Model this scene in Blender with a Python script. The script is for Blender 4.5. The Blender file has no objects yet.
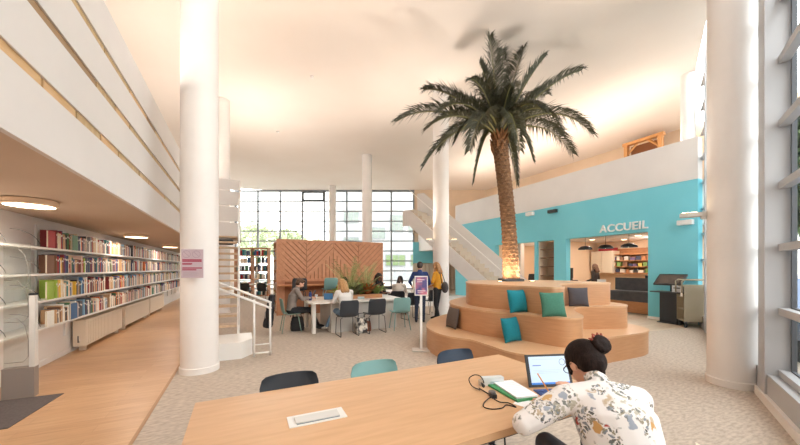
import bpy, bmesh, math, random
import numpy as np
from mathutils import Vector, Matrix, Euler
random.seed(7)
SC = bpy.context.scene
COL = SC.collection
PI = math.pi
F = 320.0; H = 1.55; HY = 268.0          # focal length in pixels, eye height, horizon row
CA, SA = 0.8944, 0.4472                   # the building's axes are turned 26.57 deg from the view
ROT = math.atan2(SA, CA)

def W(s, t, z=0.0):                        # building frame (s across, t along) -> world
    return Vector((s*CA - t*SA, s*SA + t*CA, z))

# ------------------------------------------------------------------ materials
def lin(c):
    def f(u):
        u /= 255.0
        return u/12.92 if u <= 0.04045 else ((u+0.055)/1.055)**2.4
    return (f(c[0]), f(c[1]), f(c[2]), 1.0)

MATS = {}
def mat(name, rgb, rough=0.6, metal=0.0, emit=None, estr=0.0, spec=0.5, trans=0.0):
    if name in MATS: return MATS[name]
    m = bpy.data.materials.new(name); m.use_nodes = True
    b = m.node_tree.nodes['Principled BSDF']
    b.inputs['Base Color'].default_value = lin(rgb)
    b.inputs['Roughness'].default_value = rough
    b.inputs['Metallic'].default_value = metal
    b.inputs['Specular IOR Level'].default_value = spec
    if emit:
        b.inputs['Emission Color'].default_value = lin(emit)
        b.inputs['Emission Strength'].default_value = estr
    if trans: b.inputs['Transmission Weight'].default_value = trans
    MATS[name] = m
    return m

def nodes(m): return m.node_tree.nodes, m.node_tree.links

def noise_mat(name, c1, c2, scale=(1,1,1), detail=6, nscale=4.0, rough=0.6, bump=0.0, bscale=None, lo=0.35, hi=0.65, coord='Object'):
    m = mat(name, c1, rough)
    N, L = nodes(m); b = N['Principled BSDF']
    tc = N.new('ShaderNodeTexCoord'); mp = N.new('ShaderNodeMapping'); mp.inputs['Scale'].default_value = scale
    L.new(tc.outputs[coord], mp.inputs['Vector'])
    nz = N.new('ShaderNodeTexNoise'); nz.inputs['Scale'].default_value = nscale; nz.inputs['Detail'].default_value = detail
    L.new(mp.outputs[0], nz.inputs['Vector'])
    cr = N.new('ShaderNodeValToRGB')
    cr.color_ramp.elements[0].position = lo; cr.color_ramp.elements[0].color = lin(c1)
    cr.color_ramp.elements[1].position = hi; cr.color_ramp.elements[1].color = lin(c2)
    L.new(nz.outputs['Fac'], cr.inputs[0]); L.new(cr.outputs[0], b.inputs['Base Color'])
    if bump:
        bp = N.new('ShaderNodeBump'); bp.inputs['Strength'].default_value = bump; bp.inputs['Distance'].default_value = 0.01
        if bscale:
            n2 = N.new('ShaderNodeTexNoise'); n2.inputs['Scale'].default_value = bscale
            L.new(tc.outputs[coord], n2.inputs['Vector']); L.new(n2.outputs['Fac'], bp.inputs['Height'])
        else:
            L.new(nz.outputs['Fac'], bp.inputs['Height'])
        L.new(bp.outputs[0], b.inputs['Normal'])
    return m

def glass_mat(name, tint=(255,255,255), gloss=0.08):
    m = bpy.data.materials.new(name); m.use_nodes = True
    N, L = nodes(m); N.clear()
    o = N.new('ShaderNodeOutputMaterial'); mx = N.new('ShaderNodeMixShader'); mx.inputs[0].default_value = gloss
    t = N.new('ShaderNodeBsdfTransparent'); t.inputs[0].default_value = lin(tint)
    g = N.new('ShaderNodeBsdfGlossy'); g.inputs['Roughness'].default_value = 0.02
    L.new(t.outputs[0], mx.inputs[1]); L.new(g.outputs[0], mx.inputs[2]); L.new(mx.outputs[0], o.inputs[0])
    MATS[name] = m
    return m

def plank_mat(name, c1, c2, cm, rough, bw, bh, rotz):
    m = mat(name, c1, rough)
    N, L = nodes(m); b = N['Principled BSDF']
    tc = N.new('ShaderNodeTexCoord'); mp = N.new('ShaderNodeMapping'); mp.inputs['Rotation'].default_value = (0, 0, rotz)
    L.new(tc.outputs['Object'], mp.inputs['Vector'])
    br = N.new('ShaderNodeTexBrick'); br.inputs['Scale'].default_value = 1.0
    br.inputs['Brick Width'].default_value = bw; br.inputs['Row Height'].default_value = bh
    br.inputs['Mortar Size'].default_value = 0.0025; br.inputs['Mortar Smooth'].default_value = 0.3
    br.inputs['Color1'].default_value = lin(c1); br.inputs['Color2'].default_value = lin(c2); br.inputs['Mortar'].default_value = lin(cm)
    L.new(mp.outputs[0], br.inputs['Vector'])
    nz = N.new('ShaderNodeTexNoise'); nz.inputs['Scale'].default_value = 3.0; nz.inputs['Detail'].default_value = 8
    mp2 = N.new('ShaderNodeMapping'); mp2.inputs['Scale'].default_value = (1.0, 9.0, 1.0)
    L.new(mp.outputs[0], mp2.inputs['Vector']); L.new(mp2.outputs[0], nz.inputs['Vector'])
    mx = N.new('ShaderNodeMix'); mx.data_type = 'RGBA'; mx.blend_type = 'OVERLAY'; mx.inputs[0].default_value = 0.35
    L.new(br.outputs['Color'], mx.inputs['A']); L.new(nz.outputs['Fac'], mx.inputs['B'])
    L.new(mx.outputs['Result'], b.inputs['Base Color'])
    return m

M = {}
M['white_paint'] = noise_mat('white_paint', (234,229,225), (239,235,231), nscale=1.2, rough=0.7)
M['parapet_white'] = noise_mat('parapet_white', (216,212,209), (222,218,215), nscale=1.0, rough=0.55)
M['ceiling'] = noise_mat('ceiling_paint', (238,228,219), (241,232,224), nscale=0.5, rough=0.85)
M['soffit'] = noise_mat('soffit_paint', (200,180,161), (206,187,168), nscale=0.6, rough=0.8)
M['column'] = noise_mat('column_paint', (233,229,226), (239,235,232), nscale=1.5, rough=0.55)
M['blue'] = noise_mat('turquoise_paint', (118,202,218), (124,207,222), nscale=0.8, rough=0.75)
M['steel_white'] = mat('white_steel', (238,236,232), 0.4)
M['facade_metal'] = mat('facade_metal', (184,186,190), 0.4, 0.15)
M['facade_dark'] = mat('window_gasket', (88,92,98), 0.5)
M['mullion'] = mat('window_mullion', (140,146,152), 0.5)
M['glass'] = glass_mat('window_glass', (250,252,252), 0.06)
M['acrylic'] = glass_mat('clear_acrylic', (244,246,244), 0.07)
M['carpet'] = noise_mat('carpet', (176,162,148), (202,188,173), scale=(1.0,2.6,1.0), nscale=14.0, detail=10, rough=0.95, bump=0.12, bscale=160.0, lo=0.36, hi=0.64)
M['wood_floor'] = plank_mat('floor_planks', (206,166,126), (197,154,114), (184,144,106), 0.34, 1.25, 0.16, 0.0)
M['wood_floor_pale'] = plank_mat('pale_floor_planks', (205,186,164), (196,174,150), (160,138,114), 0.4, 1.2, 0.16, 0.0)
M['oak'] = noise_mat('oak_veneer', (200,157,117), (212,170,130), scale=(1.0,9.0,9.0), nscale=3.2, detail=9, rough=0.33, lo=0.3, hi=0.7)
M['oak_edge'] = noise_mat('oak_edge', (180,126,78), (192,139,90), scale=(1,7,7), nscale=4, rough=0.45)
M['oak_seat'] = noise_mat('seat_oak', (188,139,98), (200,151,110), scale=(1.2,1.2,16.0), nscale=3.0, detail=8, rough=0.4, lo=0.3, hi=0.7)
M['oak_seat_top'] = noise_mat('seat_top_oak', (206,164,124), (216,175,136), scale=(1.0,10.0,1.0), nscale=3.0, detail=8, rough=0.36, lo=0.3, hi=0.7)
M['slat_wood'] = noise_mat('slat_wood', (200,141,104), (212,155,118), scale=(4,4,4), nscale=2.0, rough=0.55)
M['slat_back'] = mat('slat_backing', (166,112,80), 0.7)
M['bookcase_wood'] = noise_mat('bookcase_wood', (178,120,76), (194,138,92), scale=(2,2,12), nscale=3, rough=0.5)
M['case_wood_light'] = noise_mat('light_case_wood', (205,166,118), (216,178,132), scale=(2,2,10), nscale=3, rough=0.5)
M['gold_wood'] = noise_mat('gold_wood', (186,156,112), (203,174,130), scale=(6,6,2), nscale=3, rough=0.5)
M['black_plastic'] = mat('black_plastic', (38,40,44), 0.5)
M['charcoal'] = mat('charcoal_shell', (52,56,62), 0.55)
M['navy_shell'] = mat('navy_shell', (52,66,84), 0.55)
M['teal_shell'] = mat('teal_shell', (132,176,174), 0.5)
M['sage_shell'] = mat('sage_shell', (142,166,152), 0.5)
M['cream_shell'] = mat('cream_shell', (226,214,194), 0.5)
M['chrome'] = mat('chrome_rod', (150,152,154), 0.25, 0.9)
M['dark_rod'] = mat('dark_rod', (58,60,64), 0.4, 0.5)
M['table_white'] = mat('white_laminate', (232,226,218), 0.35)
M['table_side'] = noise_mat('side_panel', (200,194,186), (208,202,195), nscale=2, rough=0.6)
M['paper'] = mat('paper', (242,242,244), 0.8)
M['counter_grey'] = noise_mat('counter_grey', (72,72,78), (84,84,90), nscale=6, rough=0.5)
M['mat_grey'] = noise_mat('doormat', (88,80,78), (104,95,92), nscale=60, rough=0.95, bump=0.3)
M['gate_grey'] = mat('gate_base', (150,138,130), 0.6)
M['beige_metal'] = noise_mat('beige_metal', (172,162,138), (178,168,145), nscale=3, rough=0.5)
M['lamp_glow'] = mat('lamp_glow', (255,240,215), 0.4, emit=(255,226,190), estr=5.0)
M['spot_glow'] = mat('spot_glow', (255,240,215), 0.4, emit=(255,220,170), estr=8.0)
M['rubber'] = mat('rubber', (30,30,32), 0.8)
M['skin'] = noise_mat('skin', (212,160,132), (220,170,143), nscale=8, rough=0.5)
M['skin_dark'] = noise_mat('deep_skin', (120,80,58), (130,88,66), nscale=8, rough=0.5)
M['eye'] = mat('eye', (40,28,22), 0.2)
M['lip'] = mat('lip', (180,104,92), 0.45)

# ------------------------------------------------------------------ mesh building
class MB:
    def __init__(self): self.bm = bmesh.new(); self.mi = 0
    def _tag(self, faces):
        for f in faces: f.material_index = self.mi
    def box(self, x0, x1, y0, y1, z0, z1, mx=None):
        vs = [self.bm.verts.new(Vector(p)) for p in ((x0,y0,z0),(x1,y0,z0),(x1,y1,z0),(x0,y1,z0),(x0,y0,z1),(x1,y0,z1),(x1,y1,z1),(x0,y1,z1))]
        if mx is not None:
            for v in vs: v.co = mx @ v.co
        fs = [self.bm.faces.new([vs[i] for i in q]) for q in ((0,3,2,1),(4,5,6,7),(0,1,5,4),(1,2,6,5),(2,3,7,6),(3,0,4,7))]
        self._tag(fs); return self
    def cbox(self, c, d, rot=(0,0,0)):
        mx = Matrix.Translation(Vector(c)) @ Euler(rot).to_matrix().to_4x4()
        return self.box(-d[0]/2, d[0]/2, -d[1]/2, d[1]/2, -d[2]/2, d[2]/2, mx)
    def prism(self, poly, z0, z1):
        a = sum(poly[i][0]*poly[(i+1)%len(poly)][1]-poly[(i+1)%len(poly)][0]*poly[i][1] for i in range(len(poly)))
        if a < 0: poly = poly[::-1]
        lo = [self.bm.verts.new((p[0],p[1],z0)) for p in poly]; hi = [self.bm.verts.new((p[0],p[1],z1)) for p in poly]
        fs = [self.bm.faces.new(hi), self.bm.faces.new(lo[::-1])]
        n = len(poly)
        for i in range(n): fs.append(self.bm.faces.new((lo[i],lo[(i+1)%n],hi[(i+1)%n],hi[i])))
        self._tag(fs); return self
    def rings(self, rings, cap=True, closed=True):
        vr = [[self.bm.verts.new(p) for p in r] for r in rings]
        fs = []; n = len(rings[0])
        for a, b in zip(vr[:-1], vr[1:]):
            for i in range(n if closed else n-1):
                j = (i+1) % n
                fs.append(self.bm.faces.new((a[i], a[j], b[j], b[i])))
        if cap and closed:
            fs.append(self.bm.faces.new(vr[0][::-1])); fs.append(self.bm.faces.new(vr[-1]))
        self._tag(fs); return self
    def lathe(self, prof, n=24, c=(0,0,0)):
        return self.rings([[Vector((c[0]+r*math.cos(2*PI*i/n), c[1]+r*math.sin(2*PI*i/n), c[2]+z)) for i in range(n)] for r, z in prof])
    def tube(self, pts, r, n=8):
        pts = [Vector(p) for p in pts]
        if not isinstance(r, (list, tuple)): r = [r]*len(pts)
        rs = []; up = Vector((0,0,1)); prev = None
        for i, p in enumerate(pts):
            d = (pts[min(i+1,len(pts)-1)] - pts[max(i-1,0)])
            d = d.normalized() if d.length > 1e-9 else Vector((0,0,1))
            if prev is None:
                u = d.cross(up)
                if u.length < 1e-3: u = d.cross(Vector((1,0,0)))
            else:
                u = prev - d*prev.dot(d)
                if u.length < 1e-4: u = d.cross(up)
            u.normalize(); v = d.cross(u); prev = u
            rs.append([p + (u*math.cos(2*PI*k/n) + v*math.sin(2*PI*k/n))*r[i] for k in range(n)])
        return self.rings(rs)
    def ellip(self, c, r, n=16, m=10, mx=None):
        c = Vector(c); rs = []
        for j in range(1, m):
            th = PI*j/m
            rs.append([Vector((r[0]*math.sin(th)*math.cos(2*PI*i/n), r[1]*math.sin(th)*math.sin(2*PI*i/n), -r[2]*math.cos(th))) for i in range(n)])
        rs = [[(c + (mx @ p if mx is not None else p)) for p in q] for q in rs]
        vr = [[self.bm.verts.new(p) for p in q] for q in rs]
        bot = self.bm.verts.new(c + (mx @ Vector((0,0,-r[2])) if mx is not None else Vector((0,0,-r[2]))))
        top = self.bm.verts.new(c + (mx @ Vector((0,0,r[2])) if mx is not None else Vector((0,0,r[2]))))
        fs = []
        for a, b in zip(vr[:-1], vr[1:]):
            for i in range(n): fs.append(self.bm.faces.new((a[i], a[(i+1)%n], b[(i+1)%n], b[i])))
        for i in range(n):
            fs.append(self.bm.faces.new((bot, vr[0][(i+1)%n], vr[0][i]))); fs.append(self.bm.faces.new((top, vr[-1][i], vr[-1][(i+1)%n])))
        self._tag(fs); return self
    def grid(self, pts):                    # open surface
        return self.rings(pts, cap=False, closed=False)
    def bevel(self, w, seg=2):
        es = [e for e in self.bm.edges if len(e.link_faces) == 2 and e.calc_face_angle(0) > 0.6]
        bmesh.ops.bevel(self.bm, geom=es, offset=w, segments=seg, affect='EDGES', profile=0.5)
        return self
    def build(self, name, mats, parent=None, smooth=False, angle=None):
        me = bpy.data.meshes.new(name)
        bmesh.ops.recalc_face_normals(self.bm, faces=self.bm.faces)
        self.bm.to_mesh(me); self.bm.free()
        if not isinstance(mats, (list, tuple)): mats = [mats]
        for m in mats: me.materials.append(m)
        if smooth:
            me.polygons.foreach_set('use_smooth', [True]*len(me.polygons))
            if angle: me.set_sharp_from_angle(angle=angle)
        o = bpy.data.objects.new(name, me); COL.objects.link(o)
        if parent is not None: o.parent = parent
        return o

def tag(o, label=None, cat=None, group=None, kind=None):
    if label: o['label'] = label
    if cat: o['category'] = cat
    if group: o['group'] = group
    if kind: o['kind'] = kind
    return o
def thing(name, loc, rz, label, cat, group=None):
    o = bpy.data.objects.new(name, None); COL.objects.link(o); o.empty_display_size = 0.1
    o.location = loc; o.rotation_euler = (0,0,rz)
    return tag(o, label, cat, group)
def struct(o): o['kind'] = 'structure'; return o
def at(o, s, t, z=0, rz=0):
    o.location = W(s,t,z); o.rotation_euler = (0,0,ROT+rz); return o
def copy_tree(o, parent=None):
    c = o.copy(); COL.objects.link(c)
    if parent is not None: c.parent = parent
    for ch in [x for x in KIDS(o)]: copy_tree(ch, c)
    return c
def KIDS(o): return [x for x in COL.objects if x.parent == o]

def catmull(P, k=8, closed=True):
    n = len(P); out = []
    P = [Vector(p) for p in P]
    for i in range(n if closed else n-1):
        p0, p1, p2, p3 = (P[(i-1)%n], P[i], P[(i+1)%n], P[(i+2)%n]) if closed else (P[max(i-1,0)], P[i], P[i+1], P[min(i+2,n-1)])
        for j in range(k):
            t = j/k
            out.append(0.5*((2*p1) + (p2-p0)*t + (2*p0-5*p1+4*p2-p3)*t*t + (3*p1-p0-3*p2+p3)*t**3))
    if not closed: out.append(P[-1])
    return out
EXPOSURE=0.58; WORLD=4.5; LAMP=1.0; UPL=0.95; PALM=0.75
# ================================================================== camera and world
cd = bpy.data.cameras.new('camera'); cam = bpy.data.objects.new('camera', cd); COL.objects.link(cam)
cam.location = (0,0,H); cam.rotation_euler = (PI/2,0,0)
cd.sensor_width = 36; cd.lens = 36*F/800; cd.shift_y = (HY-222.5)/800.0; cd.clip_start = 0.05
SC.camera = cam
SC.view_settings.view_transform = 'Standard'; SC.view_settings.look = 'None'; SC.view_settings.gamma = 1
SC.view_settings.exposure = EXPOSURE; SC.view_settings.use_curve_mapping = False
SC.cycles.use_denoising = True
SC.cycles.max_bounces = 10; SC.cycles.diffuse_bounces = 5; SC.cycles.transparent_max_bounces = 16
SC.cycles.sample_clamp_indirect = 6; SC.cycles.caustics_reflective = False; SC.cycles.caustics_refractive = False
w = bpy.data.worlds.new('overcast_sky'); SC.world = w; w.use_nodes = True
N = w.node_tree.nodes; L = w.node_tree.links; bg = N['Background']
tc = N.new('ShaderNodeTexCoord'); nz = N.new('ShaderNodeTexNoise'); nz.inputs['Scale'].default_value = 2.5; nz.inputs['Detail'].default_value = 5
cr = N.new('ShaderNodeValToRGB'); cr.color_ramp.elements[0].color = lin((228,236,244)); cr.color_ramp.elements[1].color = lin((255,252,247))
cr.color_ramp.elements[0].position = 0.3; cr.color_ramp.elements[1].position = 0.6
L.new(tc.outputs['Generated'], nz.inputs['Vector']); L.new(nz.outputs['Fac'], cr.inputs[0]); L.new(cr.outputs[0], bg.inputs['Color'])
bg.inputs['Strength'].default_value = WORLD

def light(kind, loc, energy, color=(255,225,190), size=0.3, aim=None, spot=None, blend=0.5):
    d = bpy.data.lights.new('lamp_light', kind); d.energy = energy; d.color = lin(color)[:3]
    if kind == 'AREA': d.shape = 'DISK'; d.size = size
    else: d.shadow_soft_size = size
    if spot: d.spot_size = spot; d.spot_blend = blend
    o = bpy.data.objects.new('lamp_light', d); COL.objects.link(o); o.location = loc
    if aim is not None: o.rotation_euler = (Vector(aim)-Vector(loc)).to_track_quat('-Z','Y').to_euler()
    return o

# ================================================================== shell
CE = 7.2
def sbox(name, m, s0, s1, t0, t1, z0, z1, bev=0):
    b = MB().box(s0,s1,t0,t1,z0,z1)
    if bev: b.bevel(bev)
    o = b.build(name, m); at(o,0,0); return struct(o)

sbox('floor', M['carpet'], -0.86, 11.2, -3, 27, -0.3, 0.0)
sbox('floor', M['wood_floor'], -3.0, -0.86, -3, 27, -0.3, 0.002)
sbox('trim_1', mat('floor_trim', (178,140,104), 0.5), -0.875, -0.845, -3, 27, -0.1, 0.006)
sbox('floor', M['wood_floor_pale'], 11.2, 16.2, 0, 27, -0.3, 0.0)
# pale planks in front of the reception
pl = [(7.9,4.6),(8.2,6.6),(9.4,8.6),(10.2,11),(11.2,12.5),(11.2,4.3),(10.8,4.1)]
o = MB().prism(catmull([(a,b,0) for a,b in pl],4), 0.0005, 0.003).build('floor', M['wood_floor_pale']); at(o,0,0); struct(o)
o = MB().box(-60,60,-30,120,-0.5,-0.32).build('ground', noise_mat('outdoor_ground', (150,152,148), (172,172,166), nscale=1.0, rough=0.9)); struct(o)

# ceiling outline follows the facade on the right
o = MB().prism([tuple(W(-9,-3)[:2]), tuple(W(-9,27)[:2]), (-9,23.4), (9.5,23.4), tuple(W(18,16)[:2]), tuple(W(18,7.0)[:2]), (8.25,8.9), (2.5,1.6), (1.0,-1.5)], CE, CE+0.3).build('ceiling', M['ceiling']); struct(o)
sbox('wall_left', M['white_paint'], -3.0, -2.8, -3, 26.5, 0, 2.6)
sbox('wall_left', M['white_paint'], -9.2, -9.0, -3, 26, 2.6, CE)
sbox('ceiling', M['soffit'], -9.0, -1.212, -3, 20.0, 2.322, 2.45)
sbox('wall_front', M['white_paint'], -9.0, 2.6, -3.2, -3.0, 0, CE)
sbox('baseboard_left', M['white_paint'], -2.8, -2.785, -3, 26, 0, 0.09)

# ---- parapet of the left mezzanine: white boards with slots between them
for k,(z0,z1) in enumerate([(2.32,2.746),(2.824,3.196),(3.274,3.626),(3.704,4.12)]):
    sbox('wall_mezzanine', M['parapet_white'], -1.21, -1.17, -1, 14.5, z0, z1)
mb = MB()
for z in (2.785,3.235,3.665):
    t = -1.0
    while t < 14.4:
        q = random.choice((0.5,0.8,1.1)); mb.mi = random.choice((0,0,0,1,1,2,3)); mb.box(-1.215,-1.184,t,t+q-0.03,z-0.040,z+0.040); t += q
b = mb.build('trim_2', [M['gold_wood'],M['case_wood_light'],mat('slot_brown',(160,130,96),0.6),mat('slot_cream',(214,190,150),0.6)]); at(b,0,0); struct(b)
sbox('trim_3', M['case_wood_light'], -1.55, -1.53, -1, 14.5, 2.45, 4.05)
for z in (2.74,3.19,3.62): sbox('trim_4', M['case_wood_light'], -1.53, -1.27, -1, 14.5, z-0.02, z)

# ---- columns
def column(s, t, r=0.25, z1=CE):
    mb = MB(); mb.lathe([(r,0.0),(r,z1)], 40)
    o = mb.build('column', M['column'], smooth=True, angle=0.6); at(o,s,t); struct(o)
    mb = MB(); mb.lathe([(r+0.004,0.0),(r+0.014,0.0),(r+0.014,0.085),(r+0.004,0.095)], 40)
    c = mb.build('base_ring', M['white_paint'], o, smooth=True, angle=0.5)
    return o
for s,t in ((-0.545,5.7),(-0.55,12.35),(5.89,1.84),(5.7,8.5),(5.7,15.1),(5.7,21.8)): column(s,t)
o = MB().lathe([(0.17,4.0),(0.17,CE)],28).build('column', M['column'], smooth=True, angle=0.6); o.location=(8.42,9.35,0); struct(o)

# ---- blue reception wall with three openings, white parapet above
ZT = 2.67
def bw(t0,t1,z0,z1): return sbox('wall_right', M['blue'], 11.2, 11.45, t0, t1, z0, z1)
bw(4.18,5.38,0,4.0); bw(8.14,8.67,0,ZT); bw(9.49,9.62,0,ZT); bw(11.95,15.2,0,4.0); bw(5.38,11.95,ZT,4.0)
sbox('wall_right_parapet', M['parapet_white'], 11.19, 11.45, 4.18, 15.2, 4.0, 5.15)
sbox('baseboard_right', M['white_paint'], 11.17, 11.2, 4.18, 5.38, 0, 0.08)
sbox('ceiling', M['white_paint'], 11.45, 16.2, 4.0, 20, 2.75, 3.9)       # slab over the reception
sbox('wall_reception', mat('reception_paint', (240,214,184), 0.8), 15.4, 15.6, 4, 20, 0, 2.75)
sbox('wall_reception', MATS['reception_paint'], 11.45, 15.4, 4.2, 4.35, 0, 2.75)
sbox('wall_reception', MATS['reception_paint'], 11.45, 15.4, 12.6, 12.75, 0, 2.75)
sbox('wall_reception', MATS['reception_paint'], 11.45, 15.4, 9.55, 9.7, 0, 2.75)
sbox('column', M['white_paint'], 12.15, 12.40, 11.25, 11.5, 0, 2.75)
sbox('wall_upper', noise_mat('mezzanine_paint', (226,202,174), (231,208,181), nscale=1, rough=0.8), 16.0, 16.2, 3, 24, 3.9, CE)
sbox('wall_gable', noise_mat('outer_render', (112,116,114), (128,131,128), nscale=1.5, rough=0.9), 11.6, 18, 3.9, 4.05, 0, CE)
# solid wall to the right of the back window
o = MB().box(0.95,9.8,23.2,23.4,0,CE).build('wall_back', noise_mat('beige_wall', (230,208,182), (236,215,190), nscale=1, rough=0.8)); struct(o)
o = MB().box(0.95,2.6,22.9,23.15,1.9,3.4).build('trim_5', M['blue']); struct(o)
mb = MB()
for k in range(12): mb.box(0.95+k*0.3,0.95+k*0.3+0.26,22.92,23.15,0,1.85)
struct(mb.build('trim_6', mat('pale_cladding', (214,202,186), 0.7)))
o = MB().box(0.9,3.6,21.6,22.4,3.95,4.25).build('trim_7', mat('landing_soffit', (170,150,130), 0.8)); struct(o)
o = MB().box(-15,-11.9,23.2,23.4,0,CE).build('wall_back', M['white_paint']); struct(o)

# ---- back curtain wall (window 1)
w1 = thing('window_1', (0,23.2,0), 0, None, None); struct(w1)
mb = MB()
for k in range(9): mb.box(-11.9+k*1.61-0.055,-11.9+k*1.61+0.055,-0.07,0.06,0,CE)
mb.build('mullion', M['mullion'], w1)
mb = MB()
for k in range(10): mb.box(-11.95,0.95,-0.05,0.05,k*0.72+0.62-0.04,k*0.72+0.62+0.04)
mb.box(-11.95,0.95,-0.06,0.06,0,0.1); mb.box(-11.95,0.95,-0.06,0.06,CE-0.1,CE)
mb.build('transom', M['mullion'], w1)
mb = MB().box(-11.95,0.95,-0.01,0.01,0.05,CE-0.05); mb.build('pane', M['glass'], w1)
mb = MB()
x0,x1,z0,z1 = -7.03,-5.5,6.42,7.05
for q in ((x0,x1,z0,z0+.09),(x0,x1,z1-.09,z1),(x0,x0+.09,z0,z1),(x1-.09,x1,z0,z1)): mb.box(q[0],q[1],-0.09,-0.05,q[2],q[3])
mb.build('opening_sash', mat('sash_grey', (96,100,106), 0.5), w1)

# ---- right glass facade (window 2): a straight wall from behind the camera to the reception
P0 = Vector((4.21,3.7,0)); P1 = Vector((8.42,9.1,0)); dv = (P1-P0).normalized(); fa = math.atan2(dv.y,dv.x)
w2 = thing('window_2', P0, fa, None, None); struct(w2)      # local x runs along the facade, local -y... faces the room on +y
LN = (P1-P0).length
mb = MB()
for x in (-4.6,-2.3): mb.box(x-0.05,x+0.05,-0.19,0.0,0,CE)
for x in (1.7,3.4,5.1): mb.box(x-0.06,x+0.06,-0.19,0.0,0,CE)
mb.build('mullion', M['facade_metal'], w2)
mb = MB().box(-0.02,0.26,-0.2,0.0,0,CE); mb.build('post', M['facade_metal'], w2)
mb = MB()
ZS = [0.36,1.06,1.78,2.48,3.18,3.9,4.6,5.3,6.0,6.7]
for z in ZS: mb.box(-5,-0.02,-0.19,-0.105,z-0.040,z+0.040)
for z in ZS: mb.box(0.26,LN,-0.19,-0.09,z-0.025,z+0.025)
mb.build('transom', M['facade_metal'], w2)
mb = MB()
for x in (-0.06,):
    mb.box(x-0.02,x+0.02,-0.23,-0.19,0.4,CE)
for z in ZS[:-1]: mb.box(-5,-0.04,-0.22,-0.19,z+0.03,z+0.055)
mb.build('gasket', M['facade_dark'], w2)
mb = MB().box(-5,LN,-0.215,-0.205,0.36,CE); mb.build('pane', M['glass'], w2)
mb = MB().box(-5,LN,-0.25,-0.02,0.0,0.33); mb.build('sill_panel', M['facade_metal'], w2)
mb = MB().box(-5,0.32,-0.02,0.02,0.0,0.1); mb.build('skirting', M['white_paint'], w2)
# ================================================================== chairs
def chair_shell(mb, dz=0.0, wd=0.44, top=0.82, lean=1.0):
    prof = [(0.215,0.425),(0.19,0.445),(0.1,0.44),(0.0,0.432),(-0.1,0.436),(-0.165,0.462),(-0.195,0.52),(-0.212,0.6),(-0.225,0.68),(-0.235,top-0.07),(-0.242,top-0.02),(-0.244,top)]
    n = 14; front, back = [], []
    for i,(y,z) in enumerate(prof):
        f = i/(len(prof)-1); hw = wd/2
        if i == len(prof)-1: hw *= 0.80
        elif i == len(prof)-2: hw *= 0.93
        if i == 0: hw *= 0.86
        r = []
        for k in range(n+1):
            u = -1+2*k/n
            side = abs(u)**2.6
            yy = y + (0.045*side if z > 0.5 else 0); zz = z + (0.028*side if z <= 0.5 else 0)
            r.append(Vector((u*hw, yy*lean if z > 0.5 else yy, zz+dz)))
        front.append(r)
    th = 0.014
    rs = []
    for i,r in enumerate(front):
        d = front[min(i+1,len(front)-1)][n//2]-front[max(i-1,0)][n//2]; nrm = Vector((0,-d.z,d.y)).normalized()*th
        if nrm.z > 0 and prof[i][1] < 0.5: nrm = -nrm
        if prof[i][1] >= 0.5 and nrm.y > 0: nrm = -nrm
        rs.append(r + [p+nrm for p in r[::-1]])
    mb.rings(rs); return mb

def make_chair(name, label, shell_mat, rod_mat, loc, face, legs='sled', group=None, bar=False, parts=True, wd=0.44, top=0.82):
    rz = math.atan2(face[1], face[0]) - PI/2
    t = thing(name, (loc[0],loc[1],loc[2] if len(loc)>2 else 0), rz, label, 'chair', group)
    dz = 0.42 if bar else 0.0
    chair_shell(MB(), dz, wd, top).build('shell', shell_mat, t, smooth=True, angle=0.9)
    h = 0.425+dz
    if legs == 'sled':
        for sx in (-1,1):
            x = sx*0.2
            MB().tube([(x*0.7,0.15,h),(x,0.19,h-0.03),(x*1.05,0.21,0.02),(x*1.05,0.19,0.009),(x*1.05,-0.21,0.009),(x*1.05,-0.23,0.02),(x,-0.15,h-0.03),(x*0.7,-0.13,h)],0.008,6).build('leg', rod_mat, t, smooth=True)
    else:
        for sx in (-1,1):
            for sy in (-1,1):
                MB().tube([(sx*0.14,sy*0.13,h),(sx*0.17,sy*0.16,h-0.04),(sx*0.215,sy*0.22,0.004)],[0.011,0.011,0.009],6).build('leg', rod_mat, t, smooth=True)
    if bar:
        mb = MB()
        for a in (-1,1): mb.tube([(-0.19,a*0.17,0.3),(0.19,a*0.17,0.3)],0.008,6)
        mb.build('footrest', rod_mat, t, smooth=True)
    return t

AX = (-SA, CA); PX = (CA, SA)     # unit vectors along / across the building

# ================================================================== foreground table
ft = thing('work_table', W(0.965,1.735), ROT, 'long light-oak work table in the foreground with a laptop on its far right end', 'table')
b = MB().box(-1.205,1.205,-0.535,0.535,0.702,0.74).bevel(0.004,2); b.build('tabletop', M['oak'], ft)
for sx in (-1,1):
    for sy in (-1,1): MB().cbox((sx*1.02,sy*0.44,0.351),(0.05,0.05,0.70)).bevel(0.004).build('leg', M['dark_rod'], ft)
mb = MB()
for sy in (-1,1): mb.box(-1.0,1.0,sy*0.44-0.02,sy*0.44+0.02,0.645,0.70)
mb.build('apron_rail', M['dark_rod'], ft)
hx = MB().box(-0.15,0.15,-0.065,0.065,0,0.004).bevel(0.002)
ob = thing('cable_hatch', (-0.449,1.735,0.74), ROT-0.02, 'flat white aluminium cable hatch set into the near table top', 'socket hatch')
hx.build('frame', mat('hatch_white',(226,224,220),0.4), ob)
mb = MB().box(-0.115,0.115,-0.042,0.034,0.004,0.010).bevel(0.003); mb.build('lid', mat('hatch_lid',(206,204,200),0.35), ob)
mb = MB().box(-0.112,0.112,-0.05,-0.043,0.003,0.006); mb.build('slot', mat('hatch_slot',(120,130,136),0.6), ob)

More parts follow.
